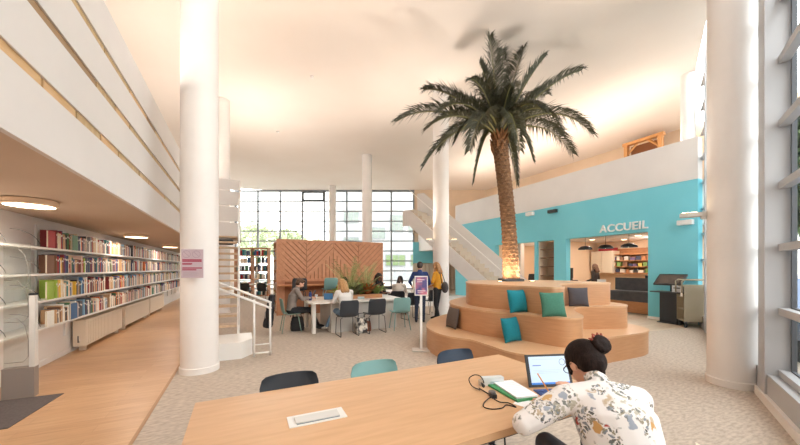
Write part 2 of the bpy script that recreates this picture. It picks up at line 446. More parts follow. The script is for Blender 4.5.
make_chair('shell_chair','dark charcoal chair tucked under the left end of the near oak table', M['charcoal'], M['dark_rod'], (*W(0.32,2.20)[:2],0), (SA,-CA), 'sled', wd=0.40, top=0.79)
make_chair('shell_chair','pale teal chair tucked under the middle of the near oak table', M['teal_shell'], M['teal_shell'], (*W(0.975,2.21)[:2],0), (SA,-CA), 'four', wd=0.40, top=0.79)
make_chair('shell_chair','dark navy chair tucked under the near oak table beside the white adapter', M['navy_shell'], M['dark_rod'], (*W(1.775,2.21)[:2],0), (SA,-CA), 'sled', wd=0.40, top=0.79)
make_chair('shell_chair','cream chair the woman in the floral shirt sits on', M['cream_shell'], M['chrome'], (1.03,1.50,0), (-0.35,0.93), 'four', wd=0.46, top=0.80)

# ---- things on the table
ZT0 = 0.7402
lp = thing('laptop', (1.035,2.13,ZT0), 0.11, 'black tablet laptop showing a text page with blue keyboard', 'laptop')
b = MB().box(-0.155,0.155,-0.20,0.0,0,0.008).bevel(0.002); b.build('keyboard', mat('keyboard_blue',(52,72,128),0.6), lp)
mb = MB()
for r in range(5):
    for c in range(12): mb.box(-0.142+c*0.0237,-0.142+c*0.0237+0.019,-0.022-r*0.024-0.019,-0.022-r*0.024,0.008,0.0105)
mb.build('keys', mat('key_blue',(74,96,150),0.6), lp)
mx = Matrix.Translation((0,0.045,0.004)) @ Matrix.Rotation(-0.30,4,'X')
sc_ = MB(); sc_.box(-0.158,0.158,0,0.010,0,0.212,mx); sc_.bevel(0.003)
scr = sc_.build('screen_case', M['black_plastic'], lp)
mb = MB().box(-0.138,0.138,-0.0012,-0.0004,0.016,0.198,mx)
mb.mi = 1; mb.box(-0.138,0.138,-0.0018,-0.0012,0.016,0.028,mx)
mb.mi = 2
for z,wd_ in ((0.178,0.21),(0.108,0.2),(0.098,0.21),(0.088,0.18)): mb.box(-0.115,-0.115+wd_,-0.0018,-0.0012,z-0.0016,z+0.0016,mx)
mb.mi = 3; mb.box(-0.115,-0.055,-0.0018,-0.0012,0.136,0.142,mx)
mb.mi = 4
mb.tube([mx @ Vector((0.104+0.021*math.cos(a*PI/8),-0.002,0.158+0.021*math.sin(a*PI/8))) for a in range(17)],0.0014,5)
mb.build('screen', [mat('screen_page',(160,180,205),0.3,emit=(196,212,232),estr=0.4), mat('screen_bar',(30,90,160),0.3,emit=(40,110,190),estr=0.6), mat('screen_text',(150,160,180),0.3,emit=(150,165,190),estr=0.6), mat('screen_title',(70,90,150),0.3,emit=(80,100,170),estr=0.6), mat('screen_ring',(30,40,60),0.3)], scr)
mb = MB(); mb.box(-0.10,0.10,0.06,0.064,0,0.12, Matrix.Translation((0,0.11,0)) @ Matrix.Rotation(0.35,4,'X')); mb.build('kickstand', M['black_plastic'], lp)

def TP(px, py, z=0.74): d = F*(H-z)/(py-HY); return ((px-400)/F*d, d, z)
nb = thing('notebook', (0.75,2.10,ZT0+0.0135), 0.24, 'open notebook with white lined pages lying beside the laptop', 'notebook')
mb = MB().box(-0.075,0.075,-0.14,0.14,0,0.009); mb.bevel(0.003); mb.build('pages', M['paper'], nb)
mb = MB()
for k in range(8): mb.box(-0.06,0.045+0.01*(k%3),-0.11+k*0.028,-0.1095+k*0.028+0.001,0.009,0.0096)
mb.build('handwriting', mat('ink_line',(176,182,196),0.8), nb)
mb = MB()
for k in range(12): mb.tube([(-0.052+k*0.0095+0.0,0.138,0.002),(-0.052+k*0.0095,0.145,0.006),(-0.052+k*0.0095,0.138,0.012)],0.0012,5)
mb.build('spiral', M['black_plastic'], nb)
gn = MB().box(-0.075,0.075,-0.145,0.145,0,0.012).bevel(0.002).build('notebook', mat('green_cover',(66,148,96),0.6)); gn.location = (0.725,2.085,ZT0); gn.rotation_euler=(0,0,0.36)
tag(gn,'green covered notebook lying under the open white notebook','notebook')
ps = MB().box(-0.075,0.075,-0.055,0.055,0,0.0012).build('paper_sheet', M['paper']); ps.location = TP(529,404.5,ZT0); ps.rotation_euler=(0,0,-0.75)
tag(ps,'loose white paper slip on the table by the floral sleeve','paper')
ph = thing('adapter_box', TP(493,384.5,ZT0), 0.17, 'white boxy power adapter standing on the table near the notebook', 'adapter')
mb = MB().box(-0.08,0.07,-0.022,0.022,0,0.055).bevel(0.006); mb.build('body', mat('adapter_white',(214,218,218),0.35), ph)
mb = MB().box(-0.10,-0.08,-0.020,0.020,0,0.035).bevel(0.004); mb.build('plug_face', mat('adapter_beige',(196,186,172),0.5), ph)
mb = MB().box(-0.03,0.03,-0.0235,-0.022,0.012,0.03); mb.build('socket', mat('adapter_slot',(190,204,210),0.4), ph)
pts = [TP(x,y,z) for x,y,z in ((480,390,.75),(472,386,.755),(469,379,.80),(474,375,.835),(480,376,.825),(483,380,.79),(484,383,.775))]
c1 = thing('charging_cable', TP(478,390,ZT0), 0, 'black cable arching out of the white adapter', 'cable')
mb = MB().tube([Vector(p)-Vector(TP(478,390,ZT0)) for p in catmull(pts,6,False)],0.0032,7); mb.build('cord', M['rubber'], c1, smooth=True)
mb = MB().tube([Vector(TP(481.5,383,.775))-Vector(TP(478,390,ZT0)),Vector(TP(483.5,386,.785))-Vector(TP(478,390,ZT0))],[0.006,0.011],10); mb.build('plug', M['black_plastic'], c1, smooth=True)
pts = [TP(x,y,.744) for x,y in ((479,388),(487,393),(492,396),(488,399),(484,403),(484,407),(492,409),(502,408),(506,405),(512,406),(516,407),(509,403),(500,402),(494,399))]
c2 = thing('charger_cable', TP(492,396,ZT0), 0, 'loose black cable coiled around a round plug on the table', 'cable')
org = Vector(TP(492,396,ZT0))
mb = MB().tube([Vector(p)-org for p in catmull(pts,6,False)],0.0032,7); mb.build('cord', M['rubber'], c2, smooth=True)
mb = MB().lathe([(0.020,0.0),(0.022,0.006),(0.022,0.03),(0.016,0.034)],18); mb.build('plug', mat('plug_grey',(112,104,100),0.5), c2, smooth=True, angle=0.6)
mb = MB().cbox((0.004,-0.028,0.012),(0.03,0.03,0.024)).bevel(0.004); mb.build('adapter_block', M['black_plastic'], c2)

# ================================================================== tiered seat with the palm
T1 = [(.535,6.4),(.60,5.75),(.82,5.3),(1.12,5.08),(1.30,4.72),(1.50,4.32),(1.85,4.12),(2.4,4.16),(2.85,4.6),(3.28,5.13),(3.85,5.42),(4.38,5.7),(4.64,6.05),(4.60,6.7),(4.2,7.5),(3.5,8.2),(2.5,8.5),(1.5,8.2),(.8,7.3)]
T2 = [(1.03,6.5),(1.10,6.0),(1.30,5.54),(1.55,5.22),(1.85,5.06),(2.06,4.82),(2.28,4.58),(2.50,4.55),(2.72,4.75),(2.90,5.3),(3.2,5.82),(3.7,5.92),(4.2,5.98),(4.42,6.3),(4.35,6.8),(4.0,7.4),(3.3,7.9),(2.5,8.1),(1.6,7.8),(1.15,7.1)]
T3 = [(1.34,6.35),(1.39,5.97),(1.55,5.68),(1.80,5.44),(2.02,5.22),(2.16,4.98),(2.34,4.84),(2.56,4.98),(2.72,5.45),(3.08,6.02),(3.6,6.12),(4.05,6.22),(4.22,6.5),(4.15,6.95),(3.7,7.5),(2.8,7.75),(1.8,7.6),(1.46,7.0)]
ts = thing('tiered_seat', (2.46,6.4,0), 0, 'wavy three tier oak seating island around the palm trunk', 'seating')
for pts,z0,z1 in ((T1,0.0,0.42),(T2,0.42,0.84),(T3,0.84,1.26)):
    pl = [(p.x-2.46,p.y-6.4) for p in catmull([(a,b,0) for a,b in pts],8)]
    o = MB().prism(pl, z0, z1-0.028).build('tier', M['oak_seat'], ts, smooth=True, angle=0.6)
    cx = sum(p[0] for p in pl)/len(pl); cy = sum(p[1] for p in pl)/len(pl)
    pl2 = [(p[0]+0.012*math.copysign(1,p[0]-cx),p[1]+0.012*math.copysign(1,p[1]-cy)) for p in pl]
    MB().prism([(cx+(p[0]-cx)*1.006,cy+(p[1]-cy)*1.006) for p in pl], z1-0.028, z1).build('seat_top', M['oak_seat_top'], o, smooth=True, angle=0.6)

def cushion(label, rgb, loc, rz, tilt, sz=0.38, name='cushion'):
    t = thing(name, loc, rz, label, 'cushion', 'cushions on the tiered seat')
    mx = Matrix.Translation((0,0,0)) @ Matrix.Rotation(-tilt,4,'X') @ Matrix.Translation((0,0,sz/2))
    mb = MB(); n = 24; top, bot = [], []
    def P(i,j,s):
        u = -1+2*i/n; v = -1+2*j/n
        th = 0.075*max(0.0,(1-abs(u)**2.4))**0.55*max(0.0,(1-abs(v)**2.4))**0.55
        k = 1-0.06*(1-abs(u)**2)*(abs(v)**4); k2 = 1-0.06*(1-abs(v)**2)*(abs(u)**4)
        return mx @ Vector((u*sz/2*k2, s*th, v*sz/2*k))
    for s in (-1,1): mb.grid([[P(i,j,s) for i in range(n+1)] for j in range(n+1)])
    bmesh.ops.remove_doubles(mb.bm, verts=mb.bm.verts, dist=0.0008)
    m = noise_mat('cushion_'+str(rgb), rgb, tuple(min(255,int(c*1.12)+2) for c in rgb), nscale=90, rough=0.9, bump=0.15)
    mb.build('cover', m, t, smooth=True)
    mb = MB(); ring = [P(0,j,0) for j in range(n)]+[P(i,n,0) for i in range(n)]+[P(n,n-j,0) for j in range(n)]+[P(n-i,0,0) for i in range(n+1)]
    mb.tube(ring,0.004,5); mb.build('piping', m, t, smooth=True)
    return t
cushion('petrol teal cushion on the middle tier leaning against the top tier', (10,112,124), (1.90,5.10,.842), 0.42, 0.22, 0.365)
cushion('sage green cushion on the rounded front lobe of the middle tier', (62,112,94), (2.24,4.64,.842), 0.05, 0.26, 0.36)
cushion('charcoal cushion on the right arm of the middle tier', (74,72,78), (3.30,5.90,.842), -0.12, 0.2, 0.35)
cushion('petrol teal cushion on the lowest tier leaning against the middle tier', (8,108,120), (1.74,4.90,.422), 0.55, 0.26, 0.37)
cushion('dark taupe cushion at the left end of the lowest tier, seen edge on', (92,80,74), (0.96,6.05,.422), -1.25, 0.2, 0.38)

# ---- palm
pb = thing('palm_planter', (2.46,7.1,1.26), 0.1, 'low dark metal planter collar around the palm base on the top tier', 'planter')
MB().box(-0.21,0.21,-0.21,0.21,0,0.055).bevel(0.006).build('collar', mat('planter_steel',(70,72,76),0.4,0.5), pb)
MB().box(-0.19,0.19,-0.19,0.19,0.055,0.062).build('soil', noise_mat('planter_soil',(120,92,66),(150,120,90),nscale=30,rough=0.95), pb)
for px_,py_,k in ((2.10,6.72,0),(2.82,6.82,1)):
    sl = thing('spot_lamp', (px_,py_,1.26), 0, 'small recessed uplight on the top tier %s the palm trunk' % ('left of','right of')[k], 'lamp')
    MB().lathe([(0.055,0.0),(0.06,0.004),(0.06,0.012),(0.045,0.014)],20).build('ring', M['chrome'], sl, smooth=True, angle=0.5)
    MB().lathe([(0.044,0.0125),(0.044,0.016)],20).build('lens', M['spot_glow'], sl)
palm = thing('palm_tree', (2.46,7.1,1.322), 0, 'tall palm tree rising from the tiered oak seat', 'palm')
def trunk_c(f): return Vector((0.00-0.05*math.sin(f*PI)*0.6-0.27*f**1.6+0.04*math.sin(f*PI*0.9), 0.0, 3.02*f))
mb = MB(); rs = []; nr = 170; na = 48
for i in range(nr+1):
    f = i/nr; c = trunk_c(f); r0 = 0.168-0.024*min(1,f*3)+0.02*max(0,(f-0.85)/0.15)
    ring = []
    for k in range(na):
        a = 2*PI*k/na; row = f*34; ph_ = (a/(2*PI))*9 + 0.5*(int(row)%2)
        u = (row%1.0); v = abs((ph_%1.0)-0.5)*2
        bump = 0.026*(1-u)*max(0,1-v*0.9) + 0.006*math.sin(a*23+row*7)
        ring.append(c+Vector((math.cos(a)*(r0+bump), math.sin(a)*(r0+bump), 0.012*bump)))
    rs.append(ring)
mb.rings(rs)
mt = noise_mat('palm_bark',(82,58,40),(140,104,72),scale=(5,5,12),nscale=3.0,detail=8,rough=0.9,bump=0.5,lo=0.3,hi=0.7)
mb.build('trunk', mt, palm, smooth=False)
crown = trunk_c(1.0)
mb = MB()
for k in range(46):
    a = k*2.399; z = -0.30+0.42*k/46; r = 0.13
    d = Vector((math.cos(a),math.sin(a),0)); p0 = crown+d*r*0.7+Vector((0,0,z)); p1 = p0+d*(0.06+0.03*random.random())+Vector((0,0,0.14)); p2 = p1+d*0.03+Vector((0,0,0.07))
    mb.tube([p0,p1,p2],[0.03,0.022,0.008],5)
mb.build('leaf_bases', noise_mat('leaf_base',(120,80,50),(158,108,66),nscale=14,rough=0.8), palm)
leafm = noise_mat('palm_leaf',(40,43,28),(70,70,46),nscale=5,rough=0.42,lo=0.3,hi=0.7)
stem_m = mat('frond_stem',(116,112,66),0.5)
def frond(tip, arch, seed):
    rnd = random.Random(seed)
    p0 = crown+Vector((0,0,0.05)); tip = crown+Vector((0,0,-0.0))+Vector(tip)
    hor = tip-p0; L0 = hor.length
    c1 = p0+Vector((hor.x*0.22,hor.y*0.22,max(hor.z,0)*0.30+arch*0.75)); c2 = p0+Vector((hor.x*0.70,hor.y*0.70,hor.z*0.75+arch))
    n = 46; pts = []
    for i in range(n+1):
        t = i/n; pts.append(p0*(1-t)**3+c1*3*t*(1-t)**2+c2*3*t*t*(1-t)+tip*t**3)
    side0 = hor.cross(Vector((0,0,1)))
    if side0.length < 0.2: side0 = Vector((1,0.2,0))
    side0.normalize()
    mb = MB()
    for i in range(4,n+1):
        for rep in (0,0.33,0.67):
            for s in (-1,1):
                t = (i+rep)/n
                if t > 1: continue
                ii = min(i,n-1); p = pts[ii].lerp(pts[ii+1],rep) if i < n else pts[n]
                d = (pts[min(ii+1,n)]-pts[ii]).normalized()
                up = side0.cross(d).normalized()
                if up.z < 0 and abs(up.z) > 0.2: up = -up
                ln = L0*0.20*(0.35+0.9*math.sin(PI*min(1,0.12+t*0.86)))*(0.85+0.3*rnd.random())
                ang = 0.95-0.55*t+0.15*rnd.random()
                dirv = (side0*s*math.sin(ang)+d*math.cos(ang)+up*(0.28+0.25*rnd.random())).normalized()
                wv = d.cross(dirv).cross(dirv).normalized()*0.0105
                nn = dirv.cross(wv).normalized()
                q1 = p+dirv*ln*0.45; q2 = p+dirv*ln+Vector((0,0,-0.55*ln*(0.25+rnd.random())))
                pv = [p-wv*0.3,p+wv*0.3,q1+wv,q1-wv,q2]
                vs = [mb.bm.verts.new(x) for x in pv]; mid = mb.bm.verts.new(q1+nn*0.005)
                for f_ in ((0,1,5),(1,2,5),(2,4,5),(4,3,5),(3,0,5)): mb.bm.faces.new([vs[k] if k < 5 else mid for k in f_])
    fo = mb.build('frond', leafm, palm)
    MB().tube(pts,[0.02*(1-i/n)+0.003 for i in range(n+1)],5).build('frond_stem', stem_m, fo, smooth=True)
def ft_(px,py,dy): D = 7.1+dy; return ((px-400)/F*D-(2.46+crown.x), dy, H+(HY-py)/F*D-(1.322+crown.z))
FR = [(398,121,0.1,.55),(424,166,0.3,.75),(425,90,0.5,.35),(428,128,-0.7,.55),(474,182,0.1,.8),(490,36,0.4,.0),(503,50,0.9,.0),(524,48,0.5,.1),(546,56,-0.2,.15),(580,71,0.2,.25),(591,133,-0.1,.75),(572,153,0.7,.7),(533,160,-0.6,.75),(517,184,0.3,.75),
      (440,112,-1.3,.6),(470,80,-1.0,.45),(515,86,-1.3,.5),(545,112,-1.4,.6),(470,150,-1.5,.85),(520,150,-1.5,.9),(452,100,1.5,.4),(545,95,1.5,.4),(500,100,1.9,.6),(560,135,1.2,.7),(440,150,1.2,.7),(480,62,-0.1,.1),(455,142,-0.3,.7),(556,118,-0.6,.6)]
for i,(px_,py_,dy,ar) in enumerate(FR): frond(ft_(px_,py_,dy), ar, i)
# ================================================================== left wall shelving with books
SHZ = [1.85,1.47,1.09,0.70]; S0, S1 = -2.79, -2.50; TB = 4.15; BAY = 0.9; NB = 17
bc = thing('wall_bookcase', W(-2.8,TB), ROT, 'long white four shelf wall bookcase along the left wall under the mezzanine', 'bookcase')
for z in SHZ:
    MB().box(0.01,0.30,0,NB*BAY,z-0.03,z-0.002).bevel(0.004).build('shelf', M['steel_white'], bc)
for k in range(NB+1):
    MB().box(0.0,0.03,k*BAY-0.014,k*BAY+0.014,0.35,2.22).build('upright', M['steel_white'], bc)
MB().box(0.0,0.005,0,NB*BAY,0.6,2.25).build('back_panel', M['white_paint'], bc)
for k in range(3):
    for z in SHZ:
        y = k*BAY+0.35 if k < 2 else k*BAY+0.2
        MB().tube([(0.05+0.23*math.sin(a*PI/16),y+0.02*a,z+0.02+0.21*math.cos(a*PI/16)) for a in range(9)],0.004,5).build('wire_bookend', M['chrome'], bc, smooth=True)
BC = [('red',(168,44,50)),('dark red',(120,36,42)),('orange',(206,110,60)),('yellow',(222,180,70)),('cream',(228,214,190)),('white',(236,230,222)),('pale pink',(226,190,172)),('tan',(198,160,120)),('brown',(122,84,62)),('black',(52,48,50)),('grey',(140,136,134)),('slate',(92,98,108)),('navy',(48,62,96)),('blue',(60,104,150)),('sky blue',(130,170,196)),('teal',(40,120,124)),('green',(72,122,84)),('lime',(150,178,70)),('purple',(96,72,124)),('beige',(214,190,158))]
BW = [6,4,3,2,9,8,5,6,5,5,5,4,4,4,2,2,3,1,2,7]
PAGES = mat('book_pages',(226,214,194),0.9)
BM = {n: noise_mat('book_cover_'+n.replace(' ','_'), c, tuple(int(min(255,x*1.1)) for x in c), nscale=20, rough=0.55) for n,c in BC}
def book_data(colname):
    mb = MB(); D,Hh,Th = 1.0,1.0,1.0
    mb.box(0,1,-0.5,-0.42,0,1); mb.box(0,1,0.42,0.5,0,1)
    n = 6; pr = [(0.94+0.06*math.cos((-0.5+i/n)*PI),0.5*math.sin((-0.5+i/n)*PI)) for i in range(n+1)]
    mb.prism([(0.93,-0.5)]+pr+[(0.93,0.5)],0,1)
    mb.mi = 1; mb.box(0.02,0.94,-0.42,0.42,0.015,0.985)
    mb.mi = 2; mb.box(0.99,1.003,-0.3,0.3,0.70,0.80)
    o = mb.build('book',[BM[colname],PAGES,mat('spine_label',(238,234,226),0.7)]); me = o.data; bpy.data.objects.remove(o); return me
BD = {n: book_data(n) for n,c in BC}
def ordw(n): return '%d%s' % (n, 'th' if 10<=n%100<=20 else {1:'st',2:'nd',3:'rd'}.get(n%10,'th'))
ROWN = ['top','second','third','bottom']
books = []; rnd = random.Random(3)
rest = {n: MB() for n,c in BC}
for r,z in enumerate(SHZ):
    t = 6.75; cnt = 0
    while t < TB+NB*BAY-0.1:
        if rnd.random() < 0.035: t += rnd.choice((0.06,0.12,0.2))
        th = rnd.uniform(0.022,0.062); hh = rnd.uniform(0.20,0.30); dp = rnd.uniform(0.14,0.21)
        n = rnd.choices([b[0] for b in BC],BW)[0]
        cnt += 1
        if t < 6.85 and r < 3 and cnt == 1:       # large cover turned to the room at the near end
            n = ('dark red','brown','lime')[r]; th = 0.035; hh = 0.28
        if cnt <= 75:
            o = bpy.data.objects.new('book', BD[n]); COL.objects.link(o)
            o.location = W(-2.72+0.2-dp, t+th/2, z-0.001); o.rotation_euler = (rnd.choice((0,0,0,0.05)),0,ROT); o.scale = (dp,th*0.97,hh)
            tag(o, '%s book, %s from near end of %s shelf, white wall bookcase' % (n, ordw(cnt), ROWN[r]), 'book', 'books on the %s shelf of the wall bookcase' % ROWN[r])
        else:
            mb = rest[n]; b0 = W(-2.52-dp,t,z); mb.box(-2.52-dp,-2.52,t,t+th*0.97,z-0.001,z+hh)
        t += th
# face-out books displayed at the near end
def face_book(cname, t, z, wd, hh, label, lean=0.18):
    o = bpy.data.objects.new('book', BD[cname]); COL.objects.link(o)
    o.location = W(-2.56,t,z); o.rotation_euler = (0,-lean,ROT+PI/2); o.scale = (wd,0.022,hh)
    tag(o,label,'book','large books shown face out on the wall bookcase'); return o
BM['wine'] = BM['dark red']
for cn,t,z,wd,hh,lb in (('red',6.45,1.85,.2,.25,'red large book shown face out at the near end of the top shelf'),('brown',6.42,1.47,.2,.27,'dark brown large book shown face out at the near end of the second shelf'),('lime',6.42,1.09,.2,.26,'lime edged large book shown face out at the near end of the third shelf'),('white',6.42,.70,.2,.22,'white large book shown face out at the near end of the bottom shelf'),('blue',7.15,.70,.24,.26,'bright blue large book shown face out on the bottom shelf'),('green',7.2,1.85,.2,.25,'green large book shown face out on the top shelf')):
    o = face_book(cn,t,z,wd,hh,lb)
    o.rotation_euler = (0,0,ROT+PI/2)
    o.location = W(-2.505,t,z-0.001)
mbs = [mb for mb in rest.values() if len(mb.bm.verts)]
stuff = MB(); idx = 0; allm = []
for n,mb in rest.items():
    if len(mb.bm.verts) == 0: mb.bm.free(); continue
    me = bpy.data.meshes.new('tmp'); mb.bm.to_mesh(me); mb.bm.free()
    k0 = len(stuff.bm.faces); stuff.bm.from_mesh(me); stuff.bm.faces.ensure_lookup_table()
    for f in stuff.bm.faces[k0:]: f.material_index = idx
    allm.append(BM[n]); idx += 1; bpy.data.meshes.remove(me)
o = stuff.build('distant_books', allm); at(o,0,0); tag(o,'many small coloured book spines along the far part of the white wall bookcase','books',kind='stuff')

# ---- radiators under the shelves
for i,(t0,t1) in enumerate(((7.95,10.0),(10.25,12.6),(12.75,14.8))):
    rd = thing('radiator', W(-2.66,(t0+t1)/2), ROT, ('cream radiator nearest the security gate under the wall bookcase','cream radiator in the middle of the three under the wall bookcase','cream radiator farthest along under the wall bookcase')[i],'radiator','radiators under the wall bookcase')
    L_ = (t1-t0)/2; m = mat('radiator_cream',(228,214,194),0.45)
    mb = MB().box(-0.09,0.09,-L_,L_,0.10,0.58); mb.bevel(0.015); mb.build('body', m, rd)
    mb = MB(); n = int(L_*2/0.08)
    for k in range(n): mb.box(0.088,0.096,-L_+0.03+k*0.08,-L_+0.08+k*0.08,0.13,0.54)
    mb.build('fins', m, rd)
    for y in (-L_+0.15,L_-0.15): MB().box(-0.05,0.05,y-0.02,y+0.02,0.002,0.10).build('foot', m, rd)
    MB().tube([(0,-L_-0.0,0.18),(0,-L_-0.05,0.18),(0,-L_-0.05,0.30)],0.008,8).build('valve', M['dark_rod'], rd, smooth=True)

# ---- anti-theft gate and mat
dm = MB().prism([(-0.42,-0.50),(0.36,-0.48),(0.42,0.45),(-0.42,0.47)],0,0.008).build('door_mat', M['mat_grey']); at(dm,-2.36,4.93,0.002); tag(dm,'dark grey entrance mat on the wood floor before the security gate','mat')
sg = thing('security_gate', W(-2.235,5.46,0.002), ROT, 'clear anti-theft security gate with grey base beside the grey mat', 'security gate')
MB().box(-0.255,0.02,-0.05,0.05,0,0.36).bevel(0.008).build('base', M['gate_grey'], sg)
MB().box(-0.03,0.02,-0.035,0.035,0.36,1.22).bevel(0.01).build('post', mat('gate_post',(214,212,208),0.35), sg)
MB().box(-0.033,0.023,-0.038,0.038,1.22,1.245).build('post_cap', M['black_plastic'], sg)
MB().box(-0.255,-0.03,-0.006,0.006,0.36,1.85).build('panel', M['acrylic'], sg)
mb = MB()
for z0,z1 in ((0.42,0.95),(0.9,1.4),(1.3,1.8)):
    mb.tube([(-0.25,0,z0),(-0.09,0,z0),(-0.05,0,z0+0.06),(-0.05,0,(z0+z1)/2),(-0.08,0,z1-0.09),(-0.15,0,z1),(-0.25,0,z1)],0.004,5)
mb.build('antenna_loop', mat('antenna',(150,146,140),0.5), sg, smooth=True)

# ---- round lamps in the soffit
for i,t in enumerate((5.1,9.25,13.2)):
    lm = thing('ceiling_lamp', W(-2.12,t,2.25), ROT, ('round white ceiling lamp nearest the viewer above the grey mat','round white ceiling lamp halfway along the bookcase aisle','round white ceiling lamp at the far end of the bookcase aisle')[i],'lamp','round lamps along the bookcase aisle')
    MB().lathe([(0.21,0.07),(0.225,0.06),(0.225,0.01),(0.21,0.0)],40).build('housing', mat('lamp_housing',(232,206,178),0.5), lm, smooth=True, angle=0.5)
    MB().lathe([(0.2,-0.004),(0.2,0.001)],40).build('diffuser', M['lamp_glow'], lm)
    light('AREA', W(-2.12,t,2.235), 12*LAMP, (255,241,228), 0.42, aim=W(-2.12,t,0))

# ---- notice on the near left column
nt = thing('notice_sheet', (-2.93,4.515,1.61), 0.36, 'lilac paper notice with red lines of print on the white column beside the bookcase', 'notice')
MB().box(-0.135,0.135,-0.002,0.002,-0.20,0.205).build('sheet', mat('notice_paper',(190,172,180),0.5), nt)
mb = MB()
for z,x0,x1 in ((0.055,-.12,.115),(0.035,-.12,.115),(0.0,-.12,.0),(-0.005,-.12,-.01),(-0.06,-.12,.12),(-0.085,-.12,.05)): mb.box(x0,x1,-0.004,-0.002,z-0.009,z+0.009)
mb.build('red_print', mat('notice_red',(164,72,92),0.7), nt)
mb = MB()
for cx in (-0.07,0.05):
    mb.tube([(cx+0.048*math.cos(a*PI/10),-0.003,0.135+0.048*math.sin(a*PI/10)) for a in range(21)],0.004,5); mb.tube([(cx-0.033,-0.003,0.168),(cx+0.033,-0.003,0.102)],0.004,5)
for k in range(5): mb.box(-0.11,0.06+0.02*(k%2),-0.004,-0.002,-0.12-k*0.014,-0.116-k*0.014)
mb.build('grey_print', mat('notice_grey',(168,150,160),0.7), nt)

# ================================================================== left stair
st = thing('staircase', W(-0.5,6.2,0), ROT, 'white open riser stair rising behind the large left column', 'stairs')
def ST(s,t): return (s+0.5,t-6.2)
wm = M['steel_white']; tr = noise_mat('stair_tread',(196,168,138),(206,178,148),scale=(6,1,1),nscale=3,rough=0.35)
p = [ST(-0.50,6.10),ST(0.02,6.10),ST(0.20,6.35),ST(0.20,6.95),ST(-0.50,6.95)]; MB().prism(p,0.0,0.28).bevel(0.01).build('landing', wm, st)
for k in range(13):
    a = ST(-0.52,6.95+k*0.255); z = 0.455+k*0.165
    MB().box(a[0],a[0]+0.46,a[1],a[1]+0.29,z-0.045,z).build('tread', tr, st)
for s in (-0.55,-0.05):
    a = ST(s,6.9); mb = MB(); 
    poly = [(a[1],0.12),(a[1]+0.1,0.02),(a[1]+3.35,2.22),(a[1]+3.35,2.52),(a[1],0.40)]
    vs0 = [mb.bm.verts.new((a[0],y,z)) for y,z in poly]; vs1 = [mb.bm.verts.new((a[0]+0.03,y,z)) for y,z in poly]
    mb.bm.faces.new(vs0[::-1]); mb.bm.faces.new(vs1)
    for i in range(5): mb.bm.faces.new((vs0[i],vs0[(i+1)%5],vs1[(i+1)%5],vs1[i]))
    mb.build('stringer', wm, st)
def R(s,t,z): q = ST(s,t); return (q[0],q[1],z)
for pts in ([R(0.48,6.12,0.0),R(0.48,6.12,0.93)],[R(0.22,6.12,0.0),R(0.22,6.12,1.0)],[R(-0.02,6.98,0.2),R(-0.02,6.98,2.9)],[R(0.0,10.2,2.45),R(0.0,10.2,4.0)]): MB().tube(pts,0.019,8).build('rail_post', wm, st, smooth=True)
for dz in (0.0,-0.10): MB().tube([R(0.50,6.12,0.93+dz),R(0.22,6.12,1.06+dz),R(-0.5,6.12,1.39+dz)],0.020,8).build('handrail', wm, st, smooth=True)
MB().tube([R(0.50,6.12,0.06),R(0.20,6.12,0.06)],0.016,8).build('lower_rail', wm, st, smooth=True)
MB().tube([R(0.50,6.12,0.21),R(0.20,6.12,0.21)],0.010,8).build('lower_rail', wm, st, smooth=True)
MB().tube([R(-0.02,6.98,1.30),R(-0.02,10.2,3.45)],0.022,8).build('handrail', wm, st, smooth=True)
MB().tube([R(-0.02,6.98,0.85),R(-0.02,10.2,3.0)],0.010,8).build('mid_rail', wm, st, smooth=True)
a = ST(-1.19,10.25); MB().box(a[0],a[0]+1.22,a[1],a[1]+1.6,2.36,2.47).build('upper_landing', wm, st)
for k,(z0,z1) in enumerate(((2.47,2.83),(2.88,3.28),(3.33,3.72),(3.77,4.05))):
    a = ST(-1.19,10.25); MB().box(a[0],a[0]+1.2,a[1]-0.02,a[1]+0.02,z0,z1).build('guard_board', M['parapet_white'], st)
a = ST(-0.95,10.1); MB().box(a[0]+0.1,a[0]+0.78,a[1],a[1]+0.1,2.2,2.34).build('sign_box', M['black_plastic'], st)
# ================================================================== wooden divider with bookcase, counter
DV0 = Vector((-3.997,10.4,0))             # front left corner, runs along the building's cross axis
dvd = thing('room_divider', DV0+Vector((CA,SA,0))*1.86+Vector((-SA,CA,0))*0.62, ROT, 'tall wooden divider clad in chevron slats behind the central table', 'room divider')
MB().box(-1.62,1.86,-0.60,0.60,0.0,2.50).build('core', M['slat_back'], dvd)
# chevron slats: diagonal boards in alternating directions, clipped to each panel
mb = MB()
def slat_panel(x0,x1,z0,z1,sgn,pitch=0.135,wd=0.112,vert=False):
    c = z0 if vert else z0-(x1-x0)
    while c < z1+(x1-x0):
        # line z = c + (x-x0)*1 for sgn>0, mirrored otherwise ; clip polygon of width wd
        poly = [(x0,c),(x1,c+(x1-x0)),(x1,c+(x1-x0)+wd*1.41),(x0,c+wd*1.41)]
        def clip(P,f):
            out=[]
            for i in range(len(P)):
                a,b=P[i],P[(i+1)%len(P)]; fa_,fb=f(a),f(b)
                if fa_>=0: out.append(a)
                if fa_*fb<0: tt=fa_/(fa_-fb); out.append((a[0]+(b[0]-a[0])*tt,a[1]+(b[1]-a[1])*tt))
            return out
        poly = clip(poly,lambda p:p[1]-z0)
        if len(poly)>=3: poly = clip(poly,lambda p:z1-p[1])
        if len(poly)>=3:
            q = [((x if sgn>0 else x0+x1-x),z) for x,z in poly]
            lo=[mb.bm.verts.new((x,-0.605,z)) for x,z in q]; hi=[mb.bm.verts.new((x,-0.632,z)) for x,z in q]
            try:
                mb.bm.faces.new(hi)
                for i in range(len(q)): mb.bm.faces.new((lo[i],lo[(i+1)%len(q)],hi[(i+1)%len(q)],hi[i]))
            except ValueError: pass
        c += pitch*1.41
